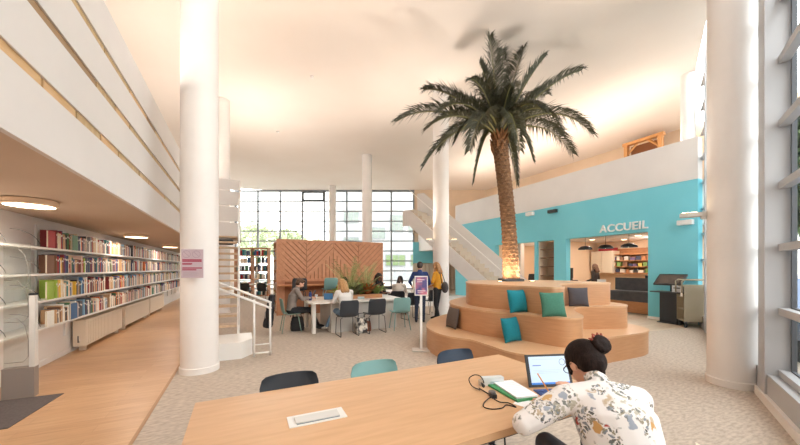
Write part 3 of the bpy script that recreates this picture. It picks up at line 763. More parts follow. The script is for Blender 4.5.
for k,(x0,x1,sg) in enumerate(((-1.84,-0.93,-1),(-0.92,-0.005,1),(0.0,0.91,-1),(0.92,1.84,1))): slat_panel(x0,x1,1.18,2.42,sg,vert=k in (1,2))
for k in range(14):
    x = -0.92+k*0.1315; h0 = min(x+0.92, 0.91-x-0.11); xa,xb = x,x+0.108
    za = 1.18+max(0.0,min(xa+0.92,0.91-xa)); zb = 1.18+max(0.0,min(xb+0.92,0.91-xb))
    lo=[mb.bm.verts.new((u,-0.605,z)) for u,z in ((xa,1.181),(xb,1.181),(xb,zb),(xa,za))]; hi=[mb.bm.verts.new((u,-0.632,z)) for u,z in ((xa,1.181),(xb,1.181),(xb,zb),(xa,za))]
    mb.bm.faces.new(hi)
    for i in range(4): mb.bm.faces.new((lo[i],lo[(i+1)%4],hi[(i+1)%4],hi[i]))
mb.build('slat_cladding', M['slat_wood'], dvd)
mb = MB()
for q in ((-1.86,1.86,2.42,2.50),(-1.86,1.86,1.10,1.18)): mb.box(q[0],q[1],-0.645,-0.60,q[2],q[3])
mb.box(-1.88,-1.84,-0.645,-0.58,0,2.5); mb.box(-1.84,-1.62,-0.602,-0.58,0,2.5); mb.box(1.84,1.88,-0.645,0.62,0,2.5)
mb.build('frame', M['slat_wood'], dvd)
MB().box(-1.84,1.84,-0.95,-0.605,0.96,1.0).bevel(0.004).build('counter_shelf', M['bookcase_wood'], dvd)
mb = MB(); 
for z in (0.1,0.45,0.8,1.15,1.5,1.85,2.2): mb.box(-1.86,-1.62,-0.6,0.6,z-0.02,z)
for y in (-0.6,0.0,0.58): mb.box(-1.86,-1.62,y,y+0.02,0,2.45)
mb.box(-1.86,-1.62,-0.6,0.6,2.43,2.47)
mb.build('end_shelves', M['bookcase_wood'], dvd)
mb = MB(); rnd = random.Random(5); mats_ = []
names = [b[0] for b in BC]
for z in (0.1,0.45,0.8,1.15,1.5,1.85):
    y = -0.56
    while y < 0.54:
        th = rnd.uniform(0.025,0.06); mb.mi = rnd.randrange(len(names)); mb.box(-1.85,-1.67,y,y+th*0.95,z+0.001,z+rnd.uniform(0.18,0.28)); y += th
o = mb.build('shelved_books',[BM[n] for n in names]); o.location = dvd.location; o.rotation_euler = (0,0,ROT); tag(o,'small books filling the narrow end shelves of the wooden divider','books',kind='stuff')

# far bookcase in front of the back window
fb = thing('tall_bookcase', (-8.25,17.9,0), 0.0, 'wooden bookcase of small books standing in front of the back window', 'bookcase')
mb = MB()
for z in (0.05,0.5,0.95,1.4,1.85,2.25): mb.box(-0.9,0.9,-0.18,0.18,z-0.03,z)
mb.build('shelf', M['bookcase_wood'], fb)
mb = MB()
for x in (-0.93,-0.02,0.89): mb.box(x,x+0.04,-0.19,0.19,0,2.63)
mb.build('side_panel', M['bookcase_wood'], fb)
MB().box(-0.95,0.95,-0.2,0.2,2.60,2.67).build('top_panel', M['bookcase_wood'], fb)
mb = MB()
for z in (0.05,0.5,0.95,1.4,1.85,2.25):
    for x0 in (-0.88,0.03):
        x = x0+rnd.uniform(0,0.3)
        while x < x0+0.8:
            th = rnd.uniform(0.04,0.12); mb.mi = rnd.choice([4,5,9,12,13,15,16,19,0]); mb.box(x,x+th*0.94,-0.14,0.1,z+0.001,z+rnd.uniform(0.2,0.32)); x += th
            if rnd.random()<0.2: x += 0.12
o = mb.build('shelved_books',[BM[n] for n in names]); o.location = fb.location; tag(o,'small books on the wooden bookcase before the window','books',kind='stuff')
lt = thing('reading_table', (-6.9,16.0,0), 0, 'narrow white table in front of the far wooden bookcase', 'table')
MB().box(-0.9,0.9,-0.35,0.35,0.71,0.75).build('tabletop', M['table_white'], lt)
for x in (-0.8,0.8):
    for y in (-0.28,0.28): MB().tube([(x,y,0.0),(x,y,0.71)],0.02,6).build('leg', M['steel_white'], lt)
make_chair('shell_chair','black chair at the far white table, the one nearer the stair', M['black_plastic'], M['dark_rod'], (-7.45,15.55,0),(0,1),'sled')
make_chair('shell_chair','black chair at the far white table, the one nearer the divider', M['black_plastic'], M['dark_rod'], (-6.65,15.55,0),(0,1),'sled')
# bar chairs at the divider's counter
make_chair('bar_chair','dark grey high chair at the divider counter behind the seated man', M['charcoal'], M['dark_rod'], (-3.15,9.95,0),AX,'four',bar=True)
make_chair('bar_chair','teal high chair at the divider counter behind the blonde woman', M['teal_shell'], M['teal_shell'], (-2.28,10.38,0),AX,'four',bar=True)

# ================================================================== central table
ct = thing('study_table', (-1.25,8.6,0), 0, 'large white study table with a planter in its middle', 'table')
def C(x,y): return (x+1.25,y-8.6)
top = [C(-1.99,7.33),C(0.02,8.34),C(0.10,8.46),C(-0.45,9.75),C(-0.56,9.80),C(-2.62,8.82),C(-2.68,8.70),C(-2.10,7.38)]
MB().prism(top,0.715,0.75).bevel(0.006).build('tabletop', M['table_white'], ct)
q = lambda u,v: (-1.99+CA*u-SA*v, 7.33+SA*u+CA*v)     # along the near edge / back
mb = MB().prism([C(*q(0.45,0.12)),C(*q(2.18,0.12)),C(*q(2.18,0.15)),C(*q(0.45,0.15))],0.0,0.71); mb.build('side_panel', M['table_side'], ct)
mb = MB().prism([C(*q(0.45,0.15)),C(*q(0.48,0.15)),C(*q(0.48,1.3)),C(*q(0.45,1.3))],0.0,0.71); mb.build('side_panel', M['table_side'], ct)
mb = MB().prism([C(*q(2.15,0.15)),C(*q(2.18,0.15)),C(*q(2.18,1.3)),C(*q(2.15,1.3))],0.0,0.71); mb.build('side_panel', M['table_side'], ct)
mb = MB().prism([C(*q(0.02,0.18)),C(*q(0.1,0.18)),C(*q(0.1,0.34)),C(*q(0.02,0.34))],0.0,0.71); mb.build('leg', M['table_white'], ct)
mb = MB().prism([C(*q(0.02,1.1)),C(*q(0.1,1.1)),C(*q(0.1,1.26)),C(*q(0.02,1.26))],0.0,0.71); mb.build('leg', M['table_white'], ct)
s2 = thing('side_table', (0.02,11.2,0), 0, 'second white table behind the central table near the back window', 'table')
MB().box(-0.55,0.35,-0.75,0.75,0.715,0.75).bevel(0.005).build('tabletop', M['table_white'], s2)
for x in (-0.48,0.28):
    for y in (-0.66,0.66): MB().tube([(x,y,0),(x,y,0.715)],0.022,6).build('leg', M['steel_white'], s2)

pt = thing('planter_trough', (*q(1.33,0.75),0.75), ROT, 'low wooden planter trough on the central table', 'planter')
MB().box(-0.62,0.62,-0.22,0.22,0,0.10).bevel(0.006).build('box', M['bookcase_wood'], pt)
MB().box(-0.60,0.60,-0.20,0.20,0.10,0.105).build('soil', MATS['planter_soil'], pt)
def leafy(label, name, base, n, ht, spread, ml, wd, seed, kind='broad'):
    rnd = random.Random(seed); t = thing(name, base, rnd.uniform(0,6), label, 'plant', 'plants in the table planter')
    mb = MB(); sm = MB()
    for k in range(n):
        a = rnd.uniform(0,2*PI); ln = ht*rnd.uniform(0.55,1.0); el = rnd.uniform(0.55,1.45) if kind!='tall' else rnd.uniform(1.0,1.5)
        d = Vector((math.cos(a)*math.cos(el),math.sin(a)*math.cos(el),math.sin(el)))
        b0 = Vector((rnd.uniform(-1,1)*0.05,rnd.uniform(-1,1)*0.05,0))
        pts = [b0+d*ln*f+Vector((math.cos(a),math.sin(a),0))*spread*f*f+Vector((0,0,-0.25*ln*f*f if kind!='tall' else -0.12*ln*f*f)) for f in (0,.25,.5,.75,1)]
        sd = Vector((-math.sin(a),math.cos(a),0))
        if kind == 'tall':
            sm.tube(pts,[0.006,0.005,0.004,0.003,0.002],5)
            for j in range(3,22):
                f = j/22; i = min(3,int(f*4)); p = pts[i].lerp(pts[i+1],f*4-i)
                for s in (-1,1):
                    e = p+(sd*s*0.9+Vector((math.cos(a),math.sin(a),0))*0.3+Vector((0,0,0.15))).normalized()*wd*(1.1-f*0.7)*2.2
                    u = (pts[i+1]-pts[i]).normalized()*0.012
                    vs=[mb.bm.verts.new(x) for x in (p-u*0.4,e,p+u,)]; mb.bm.faces.new(vs)
        else:
            rs = []
            for i,p in enumerate(pts):
                wv = wd*math.sin(PI*(0.12+0.85*i/4)); rs.append([p-sd*wv+Vector((0,0,0.3*wv)),p,p+sd*wv+Vector((0,0,0.3*wv))])
            mb.grid(rs)
    mb.build('leaves', ml, t, smooth=True)
    if kind=='tall': sm.build('stems', mat('plant_stem',(120,130,70),0.6), t, smooth=True)
    else: sm.bm.free()
    return t
g1 = noise_mat('leaf_green',(116,146,78),(160,180,104),nscale=8,rough=0.5); g2 = noise_mat('leaf_lime',(138,164,62),(178,190,90),nscale=8,rough=0.5); g3 = noise_mat('leaf_dark',(96,104,74),(136,136,98),nscale=8,rough=0.5); g4 = noise_mat('leaf_rust',(186,104,66),(214,140,78),nscale=8,rough=0.6); g5 = noise_mat('fern_green',(164,168,108),(192,192,136),nscale=8,rough=0.6)
def PT(x,y): v = Matrix.Rotation(ROT,4,'Z') @ Vector((x,y,0.105)); return Vector(pt.location)+v
leafy('lime green broad leaved plant at the left end of the table planter','potted_plant',PT(-.50,-.10),46,.36,.14,g2,.042,1)
leafy('tall feathery palm like plant rising highest in the table planter','fern',PT(-.22,.02),15,1.3,.25,g5,.075,2,'tall')
leafy('tall feathery fern at the right half of the table planter','fern',PT(.24,.04),12,1.05,.25,g5,.07,3,'tall')
leafy('dark leaved bushy plant at the centre of the table planter','potted_plant',PT(-.12,-.08),44,.46,.16,g3,.045,4)
leafy('mid green bushy plant in the middle of the table planter','potted_plant',PT(.10,-.02),44,.48,.16,g1,.042,5)
leafy('rust red leaved plant right of centre in the table planter','potted_plant',PT(.26,-.08),44,.46,.15,g4,.04,6)
leafy('dark green plant towards the right end of the table planter','potted_plant',PT(.40,.04),44,.42,.16,g3,.042,7)
leafy('bright green low plant at the right end of the table planter','potted_plant',PT(.53,-.06),46,.34,.16,g1,.042,8)

# chairs at the central table
make_chair('shell_chair','sage green chair under the seated man at the left end of the central table', M['sage_shell'], M['sage_shell'], (-2.66,7.78,0), (CA,SA), 'four')
make_chair('shell_chair','dark grey chair the blonde woman sits on', M['charcoal'], M['dark_rod'], (*q(0.72,-0.27),0), AX, 'sled')
make_chair('shell_chair','empty dark grey chair between the blonde woman and the teal chair', M['charcoal'], M['dark_rod'], (*q(1.42,-0.22),0), AX, 'sled')
make_chair('shell_chair','empty pale teal chair at the right end of the central table', M['teal_shell'], M['teal_shell'], (*q(2.12,-0.20),0), (-0.3,0.95), 'four')
make_chair('shell_chair','dark grey chair behind the standing man in blue', M['charcoal'], M['dark_rod'], (1.02,10.9,0), (-0.6,0.8), 'sled')
make_chair('shell_chair','dark chair between the seated woman in white and the standing man', M['charcoal'], M['dark_rod'], (0.32,9.75,0), (-0.5,0.86), 'sled')
make_chair('shell_chair','black chair at the second white table under the woman in white', M['black_plastic'], M['dark_rod'], (-0.05,10.35,0), (0.1,0.99), 'four')
make_chair('shell_chair','dark chair at the far side of the second white table', M['black_plastic'], M['dark_rod'], (-0.45,12.7,0), (0.3,-0.95), 'four')
make_chair('shell_chair','dark chair the person in red sits on behind the plants', M['charcoal'], M['dark_rod'], (-1.72,9.62,0), (SA,-CA), 'sled')
make_chair('shell_chair','dark chair the person in black sits on behind the plants', M['charcoal'], M['dark_rod'], (-0.72,10.1,0), (SA,-CA), 'sled')

# small things around the central table
def bottle(loc,label):
    b = thing('water_bottle', loc, 0, label, 'bottle')
    MB().lathe([(0.034,0),(0.036,0.01),(0.036,0.17),(0.026,0.20),(0.02,0.205)],16).build('body', mat('bottle_blue',(28,58,120),0.35), b, smooth=True, angle=0.6)
    MB().lathe([(0.022,0.2),(0.022,0.235),(0.012,0.24)],14).build('cap', M['black_plastic'], b, smooth=True, angle=0.6)
bottle((-2.22,7.92,.7505),'dark blue water bottle on the left end of the central table')
b = thing('paper_cup', (-2.16,8.25,.7505), 0, 'white paper cup beside the dark blue bottle', 'cup'); MB().lathe([(0.028,0),(0.038,0.10),(0.04,0.10),(0.04,0.106),(0.03,0.106)],16).build('cup_wall', M['paper'], b, smooth=True, angle=0.6); MB().lathe([(0.041,0.106),(0.041,0.114),(0.02,0.118)],16).build('lid', mat('cup_lid',(236,232,226),0.4), b)
bk = MB().cbox((0,0,0.09),(0.22,0.02,0.16),(-0.35,0,0)).build('open_book', mat('blue_cover',(64,120,170),0.6)); bk.location=(-1.80,8.05,.745); bk.rotation_euler=(0,0,0.3); tag(bk,'blue covered book propped before the blonde woman','book')
pp = MB().box(-0.15,0.15,-0.1,0.1,0,0.002).build('paper_sheet', M['paper']); pp.location=(-1.92,7.72,.7505); pp.rotation_euler=(0,0,0.5); tag(pp,'white sheet of paper near the corner of the central table','paper')
gl = thing('planter_label', (*q(1.30,0.40),0.7505), ROT, 'small clear label holder in front of the table planter', 'sign'); MB().box(-0.09,0.09,-0.003,0.003,0,0.06).build('plate', mat('label_plate',(170,186,186),0.3), gl); MB().box(-0.09,0.09,-0.03,0.003,0,0.004).build('foot', MATS['label_plate'], gl)

def bag(name,label,loc,rz,d,m,strap=True,seed=0):
    rnd = random.Random(seed); t = thing(name, loc, rz, label, 'bag')
    mb = MB(); n=20; rs=[]
    for j in range(11):
        f=j/10; z=d[2]*f; k=(1.0-0.25*f**2)*(0.86+0.14*min(1,f*6)); rs.append([Vector((math.copysign(abs(math.cos(2*PI*i/n))**0.6,math.cos(2*PI*i/n))*d[0]/2*k*(1+0.05*rnd.uniform(-1,1)),math.copysign(abs(math.sin(2*PI*i/n))**0.6,math.sin(2*PI*i/n))*d[1]/2*k*(1-0.3*f)*(1+0.06*rnd.uniform(-1,1)),z)) for i in range(n)])
    mb.rings(rs); mb.build('body', m, t, smooth=True)
    if strap: MB().tube([(-d[0]*0.3,0,d[2]*0.95),(-d[0]*0.22,0,d[2]*1.3),(d[0]*0.22,0,d[2]*1.3),(d[0]*0.3,0,d[2]*0.95)],0.01,6).build('strap', M['black_plastic'], t, smooth=True)
    return t
bag('backpack','black backpack on the floor beneath the seated man', (-2.55,7.95,0), 0.5, (0.34,0.24,0.34), mat('bag_black',(42,40,42),0.8))
pb_ = noise_mat('bag_pattern',(232,224,212),(60,56,56),nscale=9,rough=0.9,lo=0.44,hi=0.56)
bag('tote_bag','black and white patterned tote bag on the floor between two dark chairs', (*q(1.10,-0.18),0), 0.5, (0.30,0.18,0.36), pb_, seed=2)
bag('shoulder_bag','brown leather shoulder bag beside the patterned tote', (*q(1.33,-0.02),0), 0.5, (0.16,0.14,0.24), mat('bag_brown',(128,72,48),0.6), seed=3)
# jacket hung over the man's chair back
jk = thing('jacket', (-2.99,7.62,0.0), ROT, 'black jacket hanging over the back of the sage green chair', 'jacket')
mb = MB(); rs=[]; rnd=random.Random(9)
for j in range(12):
    f=j/11; z=0.90-f*0.72; wv=0.19+0.05*f
    rs.append([Vector((-0.05-0.10*f-0.05*math.cos(2*PI*i/24)*(1+f)+0.02*math.sin(i*2.1+j*0.7), wv*math.sin(2*PI*i/24)*(1+0.06*math.sin(j*1.3+i)), z+0.02*math.sin(i*1.7))) for i in range(24)])
mb.rings(rs); mb.build('body', mat('jacket_black',(40,40,46),0.85), jk, smooth=True)
MB().tube([(-0.06,-0.16,0.84),(-0.12,-0.24,0.62),(-0.12,-0.22,0.36)],[0.05,0.055,0.045],8).build('sleeve', mat('jacket_black',(40,40,46),0.85), jk, smooth=True)
MB().box(-0.215,-0.20,-0.10,0.02,0.38,0.52).build('pale_lining', mat('lining_grey',(170,166,164),0.8), jk)

# sign stand
ss = thing('sign_stand', (0.40,6.05,0), 0.0, 'white poster stand with a pink and purple poster before the tiered seat', 'sign')
MB().box(-0.17,0.17,-0.13,0.13,0,0.015).bevel(0.004).build('base', mat('stand_base',(206,200,194),0.4), ss)
MB().box(-0.022,0.022,-0.014,0.014,0.015,1.05).build('pole', M['steel_white'], ss)
fr = MB().box(-0.125,0.125,-0.02,-0.005,1.03,1.40).bevel(0.004).build('panel_frame', M['steel_white'], ss)
pm = noise_mat('poster_art',(206,120,140),(92,86,140),nscale=7,detail=2,rough=0.5,lo=0.4,hi=0.6)
MB().box(-0.108,0.108,-0.023,-0.02,1.05,1.38).build('poster', pm, fr)
mb = MB()
for z,x0,x1,h_ in ((1.33,-.08,.06,.018),(1.29,-.08,.02,.012),(1.12,-.07,.08,.02),(1.085,-.07,.04,.01)): mb.box(x0,x1,-0.0245,-0.023,z-h_/2,z+h_/2)
mb.build('poster_text', mat('poster_pale',(226,206,214),0.6), fr)
# ================================================================== right stair up to the mezzanine
B = Vector((4.45,11.7,0)); T = Vector((0.45,14.3,4.15)); dh = Vector((T.x-B.x,T.y-B.y,0)); RUN = dh.length; sa = math.atan2(dh.y,dh.x)
sr = thing('staircase', B, sa, 'long white stair climbing to the left behind the tiered seat', 'stairs')
NS = 24; wd_ = 1.25       # local x runs up the flight, local -y is the far side from the viewer
def prof(b0,b1,e=0.0):    # vertical band following the slope
    k = T.z/RUN
    return [(0,max(0,b0)),(0,b1),(RUN,T.z+b1+e),(RUN+0.35,T.z+b1+e),(RUN+0.35,T.z+b0),(RUN,T.z+b0),(max(0,-b0)/k,0)]
def band(y0,y1,b0,b1,name,m):
    mb = MB(); P = prof(b0,b1)
    vs0=[mb.bm.verts.new((x,y0,z)) for x,z in P]; vs1=[mb.bm.verts.new((x,y1,z)) for x,z in P]
    mb.bm.faces.new(vs0); mb.bm.faces.new(vs1[::-1])
    for i in range(len(P)): mb.bm.faces.new((vs0[i],vs0[(i+1)%len(P)],vs1[(i+1)%len(P)],vs1[i]))
    return mb.build(name, m, sr)
band(0.0,0.07,-0.72,-0.02,'stringer',M['parapet_white'])
band(-wd_-0.07,-wd_,-0.30,1.0,'balustrade',M['parapet_white'])
trm = mat('stair_step',(206,192,174),0.6)
for k in range(NS):
    x0 = RUN*k/NS; z1 = T.z*(k+1)/NS
    MB().box(x0,x0+RUN/NS+0.02,-wd_,0.0,max(0,z1-0.20),z1).build('step', trm, sr)
mb = MB()
mb.tube([(0.05,0.03,0.85),(RUN,0.03,T.z+0.85)],0.018,8)
mb.build('handrail', M['steel_white'], sr, smooth=True)
MB().box(RUN-0.02,RUN+0.33,-3.2,0.0,T.z-0.22,T.z).build('landing', M['parapet_white'], sr)
lw = MB().box(-2.2,2.2,-0.4,0.4,0,0.34).build('low_bench', mat('bench_white',(236,234,230),0.5)); lw.location=(2.3,13.6,0); lw.rotation_euler=(0,0,0.2); tag(lw,'low white bench block on the floor beneath the long stair','bench')

# ================================================================== reception
tx = bpy.data.curves.new('accueil','FONT'); tx.body = 'ACCUEIL'; tx.size = 0.35; tx.extrude = 0.02; tx.offset = 0.006; tx.align_x = 'LEFT'; tx.space_character = 1.05
to = bpy.data.objects.new('wall_sign', tx); COL.objects.link(to); to.location = W(11.17,6.83,2.775); to.rotation_euler = (PI/2,0,ROT-PI/2)
dg_ = bpy.context.evaluated_depsgraph_get(); me_ = bpy.data.meshes.new_from_object(to.evaluated_get(dg_)); mw = to.matrix_basis.copy(); bpy.data.objects.remove(to); bpy.data.curves.remove(tx)
me_.materials.clear(); me_.materials.append(mat('sign_white',(240,240,238),0.5)); to = bpy.data.objects.new('wall_sign', me_); COL.objects.link(to); to.matrix_basis = mw; tag(to,'raised white capital letters reading ACCUEIL on the turquoise wall','sign')

rc = thing('reception_counter', W(12.3,6.3,0), ROT, 'dark grey reception counter seen through the wide opening', 'counter')
MB().prism([(-0.35,-1.6),(0.35,-1.6),(0.35,0.75),(-0.15,0.95)],0.0,0.72).build('body', M['counter_grey'], rc)
MB().box(-0.42,0.4,-1.62,0.6,0.72,0.76).bevel(0.005).build('worktop', mat('counter_top',(92,92,98),0.4), rc)
MB().box(0.1,0.16,-1.6,0.72,0.76,1.20).build('screen_panel', M['counter_grey'], rc)
MB().prism([(-0.36,-1.0),(-0.355,-1.0),(-0.17,0.9),(-0.18,0.9)],0.02,0.4).build('wood_plinth', M['bookcase_wood'], rc)
mn = thing('monitor', W(13.2,6.15,0.0), ROT+0.2, 'dark computer monitor standing on a desk behind the reception counter', 'monitor')
MB().box(-0.02,0.02,-0.26,0.26,0.96,1.28).bevel(0.006).build('screen', M['black_plastic'], mn); MB().box(-0.02,0.02,-0.03,0.03,0.74,0.98).build('neck', M['black_plastic'], mn); MB().box(-0.09,0.09,-0.12,0.12,0.725,0.74).build('foot', M['black_plastic'], mn)
dk = thing('reception_desk', W(13.4,6.0,0), ROT, 'pale desk behind the grey reception counter', 'desk'); MB().box(-0.4,0.4,-0.8,0.8,0.69,0.725).build('desktop', M['case_wood_light'], dk)
for x in (-0.35,0.35):
    for y in (-0.75,0.75): MB().tube([(x,y,0),(x,y,0.69)],0.025,6).build('leg', M['dark_rod'], dk)
ps = thing('info_panel', W(12.22,7.35,0.0), ROT+PI/2, 'small pale notice card on the end of the reception counter', 'sign'); MB().box(-0.10,0.22,-0.005,0.005,0.78,1.12).build('card', M['paper'], ps); MB().box(-0.04,0.12,-0.04,0.04,0.0,0.80).build('support', M['counter_grey'], ps)
for i,(s,t,lb) in enumerate(((12.3,8.1,'black dome pendant lamp above the reception, first from the doorway side'),(12.3,7.31,'black dome pendant lamp in the middle of the three above the reception'),(12.3,6.5,'black dome pendant lamp above the reception, nearest the kiosk'))):
    pn = thing('pendant_lamp', W(s,t,2.30), ROT, lb, 'lamp', 'pendant lamps over the reception')
    MB().lathe([(0.05,0.13),(0.14,0.11),(0.24,0.04),(0.26,-0.02),(0.25,-0.02),(0.23,0.03),(0.13,0.095),(0.03,0.11)],28).build('shade', M['black_plastic'], pn, smooth=True)
    MB().tube([(0,0,0.12),(0,0,0.45)],0.008,6).build('cord', M['black_plastic'], pn)
    MB().ellip((0,0,0.04),(0.04,0.04,0.05),12,8).build('bulb', M['lamp_glow'], pn, smooth=True)
    light('POINT', W(s,t,2.26), 10*LAMP, (255,241,228), 0.06)
for s,t,lb in ((13.2,8.4,'round recessed downlight over the reception beyond the pendants'),(14.4,7.8,'round recessed downlight over the reception behind the middle pendant'),(13.0,6.56,'round recessed downlight over the reception at the kiosk side'),(13.6,11.2,'round recessed downlight inside the doorway behind the palm trunk')):
    dl = thing('downlight', W(s,t,2.735), 0, lb, 'lamp', 'recessed downlights in the reception')
    MB().lathe([(0.10,0.0),(0.11,0.003),(0.11,0.013),(0.10,0.0145)],20).build('trim_ring', M['white_paint'], dl); MB().lathe([(0.092,-0.003),(0.092,0.003)],20).build('lens', M['spot_glow'], dl)
    light('AREA', W(s,t,2.72), 9*LAMP, (255,241,228), 0.18, aim=W(s,t,0))
light('POINT', W(13.2,10.4,2.4), 25*LAMP, (255,241,228), 0.12)  # added fill without a fitting, brightens the room behind the doorway
light('POINT', W(14.2,6.6,2.3), 18*LAMP, (255,241,228), 0.12)  # added fill without a fitting, brightens the back of the reception
# wall unit at the back of the reception
wu = thing('wall_shelf', W(15.1,7.85,0), ROT, 'wooden wall shelf with coloured boxes at the back of the reception', 'shelf')
for z in (1.35,1.62,1.89,2.16): MB().box(-0.15,0.28,-1.25,0.85,z-0.03,z).build('shelf_board', M['bookcase_wood'], wu)
MB().box(0.26,0.29,-1.3,0.88,1.30,2.42).build('back_board', M['bookcase_wood'], wu)
wc = thing('wall_cabinet', W(14.9,9.0,0), ROT, 'white wall cabinet at the back of the reception', 'cabinet')
MB().box(-0.1,0.45,-0.5,0.45,1.32,2.32).bevel(0.006).build('carcass', mat('cabinet_cream',(234,220,198),0.5), wc); MB().box(-0.118,-0.1,-0.49,-0.03,1.33,2.31).build('door', MATS['cabinet_cream'], wc); MB().box(-0.118,-0.1,-0.01,0.44,1.33,2.31).build('door', MATS['cabinet_cream'], wc)
rb = thing('storage_box', W(15.0,8.85,2.325), ROT, 'red box lying on top of the white wall cabinet', 'box'); MB().box(-0.15,0.2,-0.35,0.3,0,0.13).bevel(0.006).build('body', mat('box_red',(170,36,50),0.5), rb); MB().box(-0.16,0.21,-0.36,0.31,0.09,0.14).build('lid', mat('box_red',(170,36,50),0.5), rb)
rnd = random.Random(12); cols = [('yellow',(206,186,90)),('green',(130,160,90)),('purple',(104,88,124)),('white',(220,210,196)),('dark blue',(60,66,90)),('brown',(140,104,80)),('black',(50,48,50)),('orange',(190,130,86))]
seen = {}
for z in (1.35,1.62,1.89):
    y = 0.78; k = 0
    while y > -1.1:
        wv = rnd.uniform(0.10,0.2); n,c = rnd.choice(cols); k += 1
        o = MB().box(-0.1,0.08,-wv/2,wv/2,0,rnd.uniform(0.11,0.2)).bevel(0.006).build('storage_box', mat('box_'+n.replace(' ','_'),c,0.5)); at(o,15.1,7.85+y-wv/2,z+0.001)
        tag(o,'%s box, %s from cabinet end on %s board of reception shelf'%(n,ordw(k),{1.35:'lowest',1.62:'middle',1.89:'upper'}[z]),'box','boxes on the reception shelf'); y -= wv+rnd.uniform(0.01,0.08)
oc = thing('office_chair', W(12.5,8.75,0), ROT+2.4, 'dark office chair in the reception beside the receptionist', 'chair'); chair_shell(MB(),0.06,0.48,0.98).build('shell', M['charcoal'], oc, smooth=True, angle=0.9); MB().tube([(0,0,0.1),(0,0,0.48)],0.03,8).build('gas_post', M['dark_rod'], oc)
mb = MB()
for k in range(5): a=k*2*PI/5; mb.tube([(0,0,0.1),(0.26*math.cos(a),0.26*math.sin(a),0.05)],0.018,6); mb.ellip((0.27*math.cos(a),0.27*math.sin(a),0.027),(0.027,0.027,0.027),8,6)
mb.build('star_base', M['dark_rod'], oc)
# doorway room: office chair-like dark chair and niche shelves
make_chair('bar_chair','dark high chair inside the doorway behind the palm trunk', M['charcoal'], M['dark_rod'], (*W(13.6,12.0)[:2],0),(-CA,-SA),'four',bar=True)
dkk = thing('side_cabinet', W(13.0,9.2,0), ROT, 'narrow dark cabinet with a screen at the left side of the reception', 'cabinet'); MB().box(-0.2,0.2,-0.2,0.2,0,1.0).bevel(0.01).build('body', mat('cab_beige',(206,178,148),0.6), dkk); MB().box(-0.22,-0.18,-0.22,0.22,1.12,1.55).bevel(0.008).build('screen', M['black_plastic'], dkk); MB().box(-0.05,0.05,-0.04,0.04,1.0,1.13).build('stand', M['black_plastic'], dkk)
nu = thing('niche_shelf', W(11.5,9.08,0), ROT, 'beige niche unit with dark shelf boards set into the turquoise wall', 'shelf')
MB().box(0.28,0.30,-0.41,0.41,0.01,2.66).build('back_panel', mat('niche_beige',(222,196,170),0.7), nu)
for z in (0.46,0.85,1.24,1.63,1.99,2.34): MB().box(-0.15,0.28,-0.41,0.36,z-0.035,z).build('shelf_board', mat('niche_shelf_dark',(146,112,88),0.6), nu)
MB().box(-0.2,0.28,0.36,0.405,0.01,2.66).build('side_panel', mat('niche_beige',(222,196,170),0.7), nu)
# kiosk
ks = thing('self_service_kiosk', W(10.85,4.62,0), ROT-PI/2-0.15, 'black self-service kiosk with tilted touch screen against the turquoise wall', 'kiosk')
# local y points to the wall
MB().box(-0.28,0.24,-0.18,0.18,0.0,0.03).bevel(0.006).build('foot', M['black_plastic'], ks); MB().box(-0.24,0.20,-0.13,0.15,0.03,0.86).bevel(0.01).build('column_body', M['black_plastic'], ks)
MB().box(-0.42,0.36,-0.26,0.22,0.86,0.89).bevel(0.006).build('shelf', mat('kiosk_shelf',(60,64,68),0.4), ks)
mx = Matrix.Translation((-0.02,-0.05,1.22)) @ Matrix.Rotation(0.8,4,'X'); MB().box(-0.35,0.35,-0.20,0.20,-0.02,0.02,mx).bevel(0.006).build('screen', M['black_plastic'], ks); MB().box(-0.30,0.30,-0.16,0.16,0.02,0.0215,mx).build('screen_glass', mat('kiosk_screen',(64,50,42),0.15), ks)
MB().box(-0.05,0.03,0.0,0.06,0.89,1.2).build('arm', M['black_plastic'], ks)
pr = thing('receipt_printer', W(10.75,4.42,0.8905), ROT-PI/2-0.15, 'white receipt printer on the kiosk shelf', 'printer'); MB().box(-0.10,0.14,-0.12,0.10,0,0.19).bevel(0.012).build('body', mat('printer_white',(226,228,230),0.4), pr); MB().box(-0.06,0.10,-0.124,-0.12,0.10,0.125).build('slot', M['black_plastic'], pr)
# trolley
tl = thing('book_trolley', (7.62,8.20,0), -0.42, 'beige metal book trolley on casters beside the black kiosk', 'trolley')
m = M['beige_metal']
MB().box(-0.27,0.42,-0.015,0.005,0.17,1.10).bevel(0.004).build('front_panel', m, tl)
MB().box(0.40,0.42,0.0,0.45,0.17,1.10).build('end_panel', m, tl); MB().box(-0.29,-0.27,0.0,0.45,0.17,1.10).build('end_panel', m, tl) if False else None
MB().box(-0.28,0.42,0.44,0.455,0.17,1.10).build('back_panel', m, tl)
for z in (0.18,0.48,0.80,1.08): MB().box(-0.27,0.41,0.0,0.45,z-0.02,z).build('shelf', m, tl)
for y in (0.01,0.43): MB().tube([(-0.31,y,0.9),(-0.31,y,1.20),(-0.26,y,1.24),(0.40,y,1.24),(0.45,y,1.20),(0.45,y,0.9)],0.016,8).build('handle', m, tl, smooth=True)
for x in (-0.22,0.36):
    for y in (0.04,0.41):
        MB().tube([(x-0.018,y,0.065),(x+0.018,y,0.065)],0.065,14).build('wheel', M['rubber'], tl); MB().box(x-0.03,x+0.03,y-0.012,y+0.012,0.09,0.17).build('fork', M['chrome'], tl)
tg = MB().box(-0.275,-0.268,0.08,0.22,0.80,1.0).build('paper_tag', mat('tag_white',(236,234,232),0.7), tl)
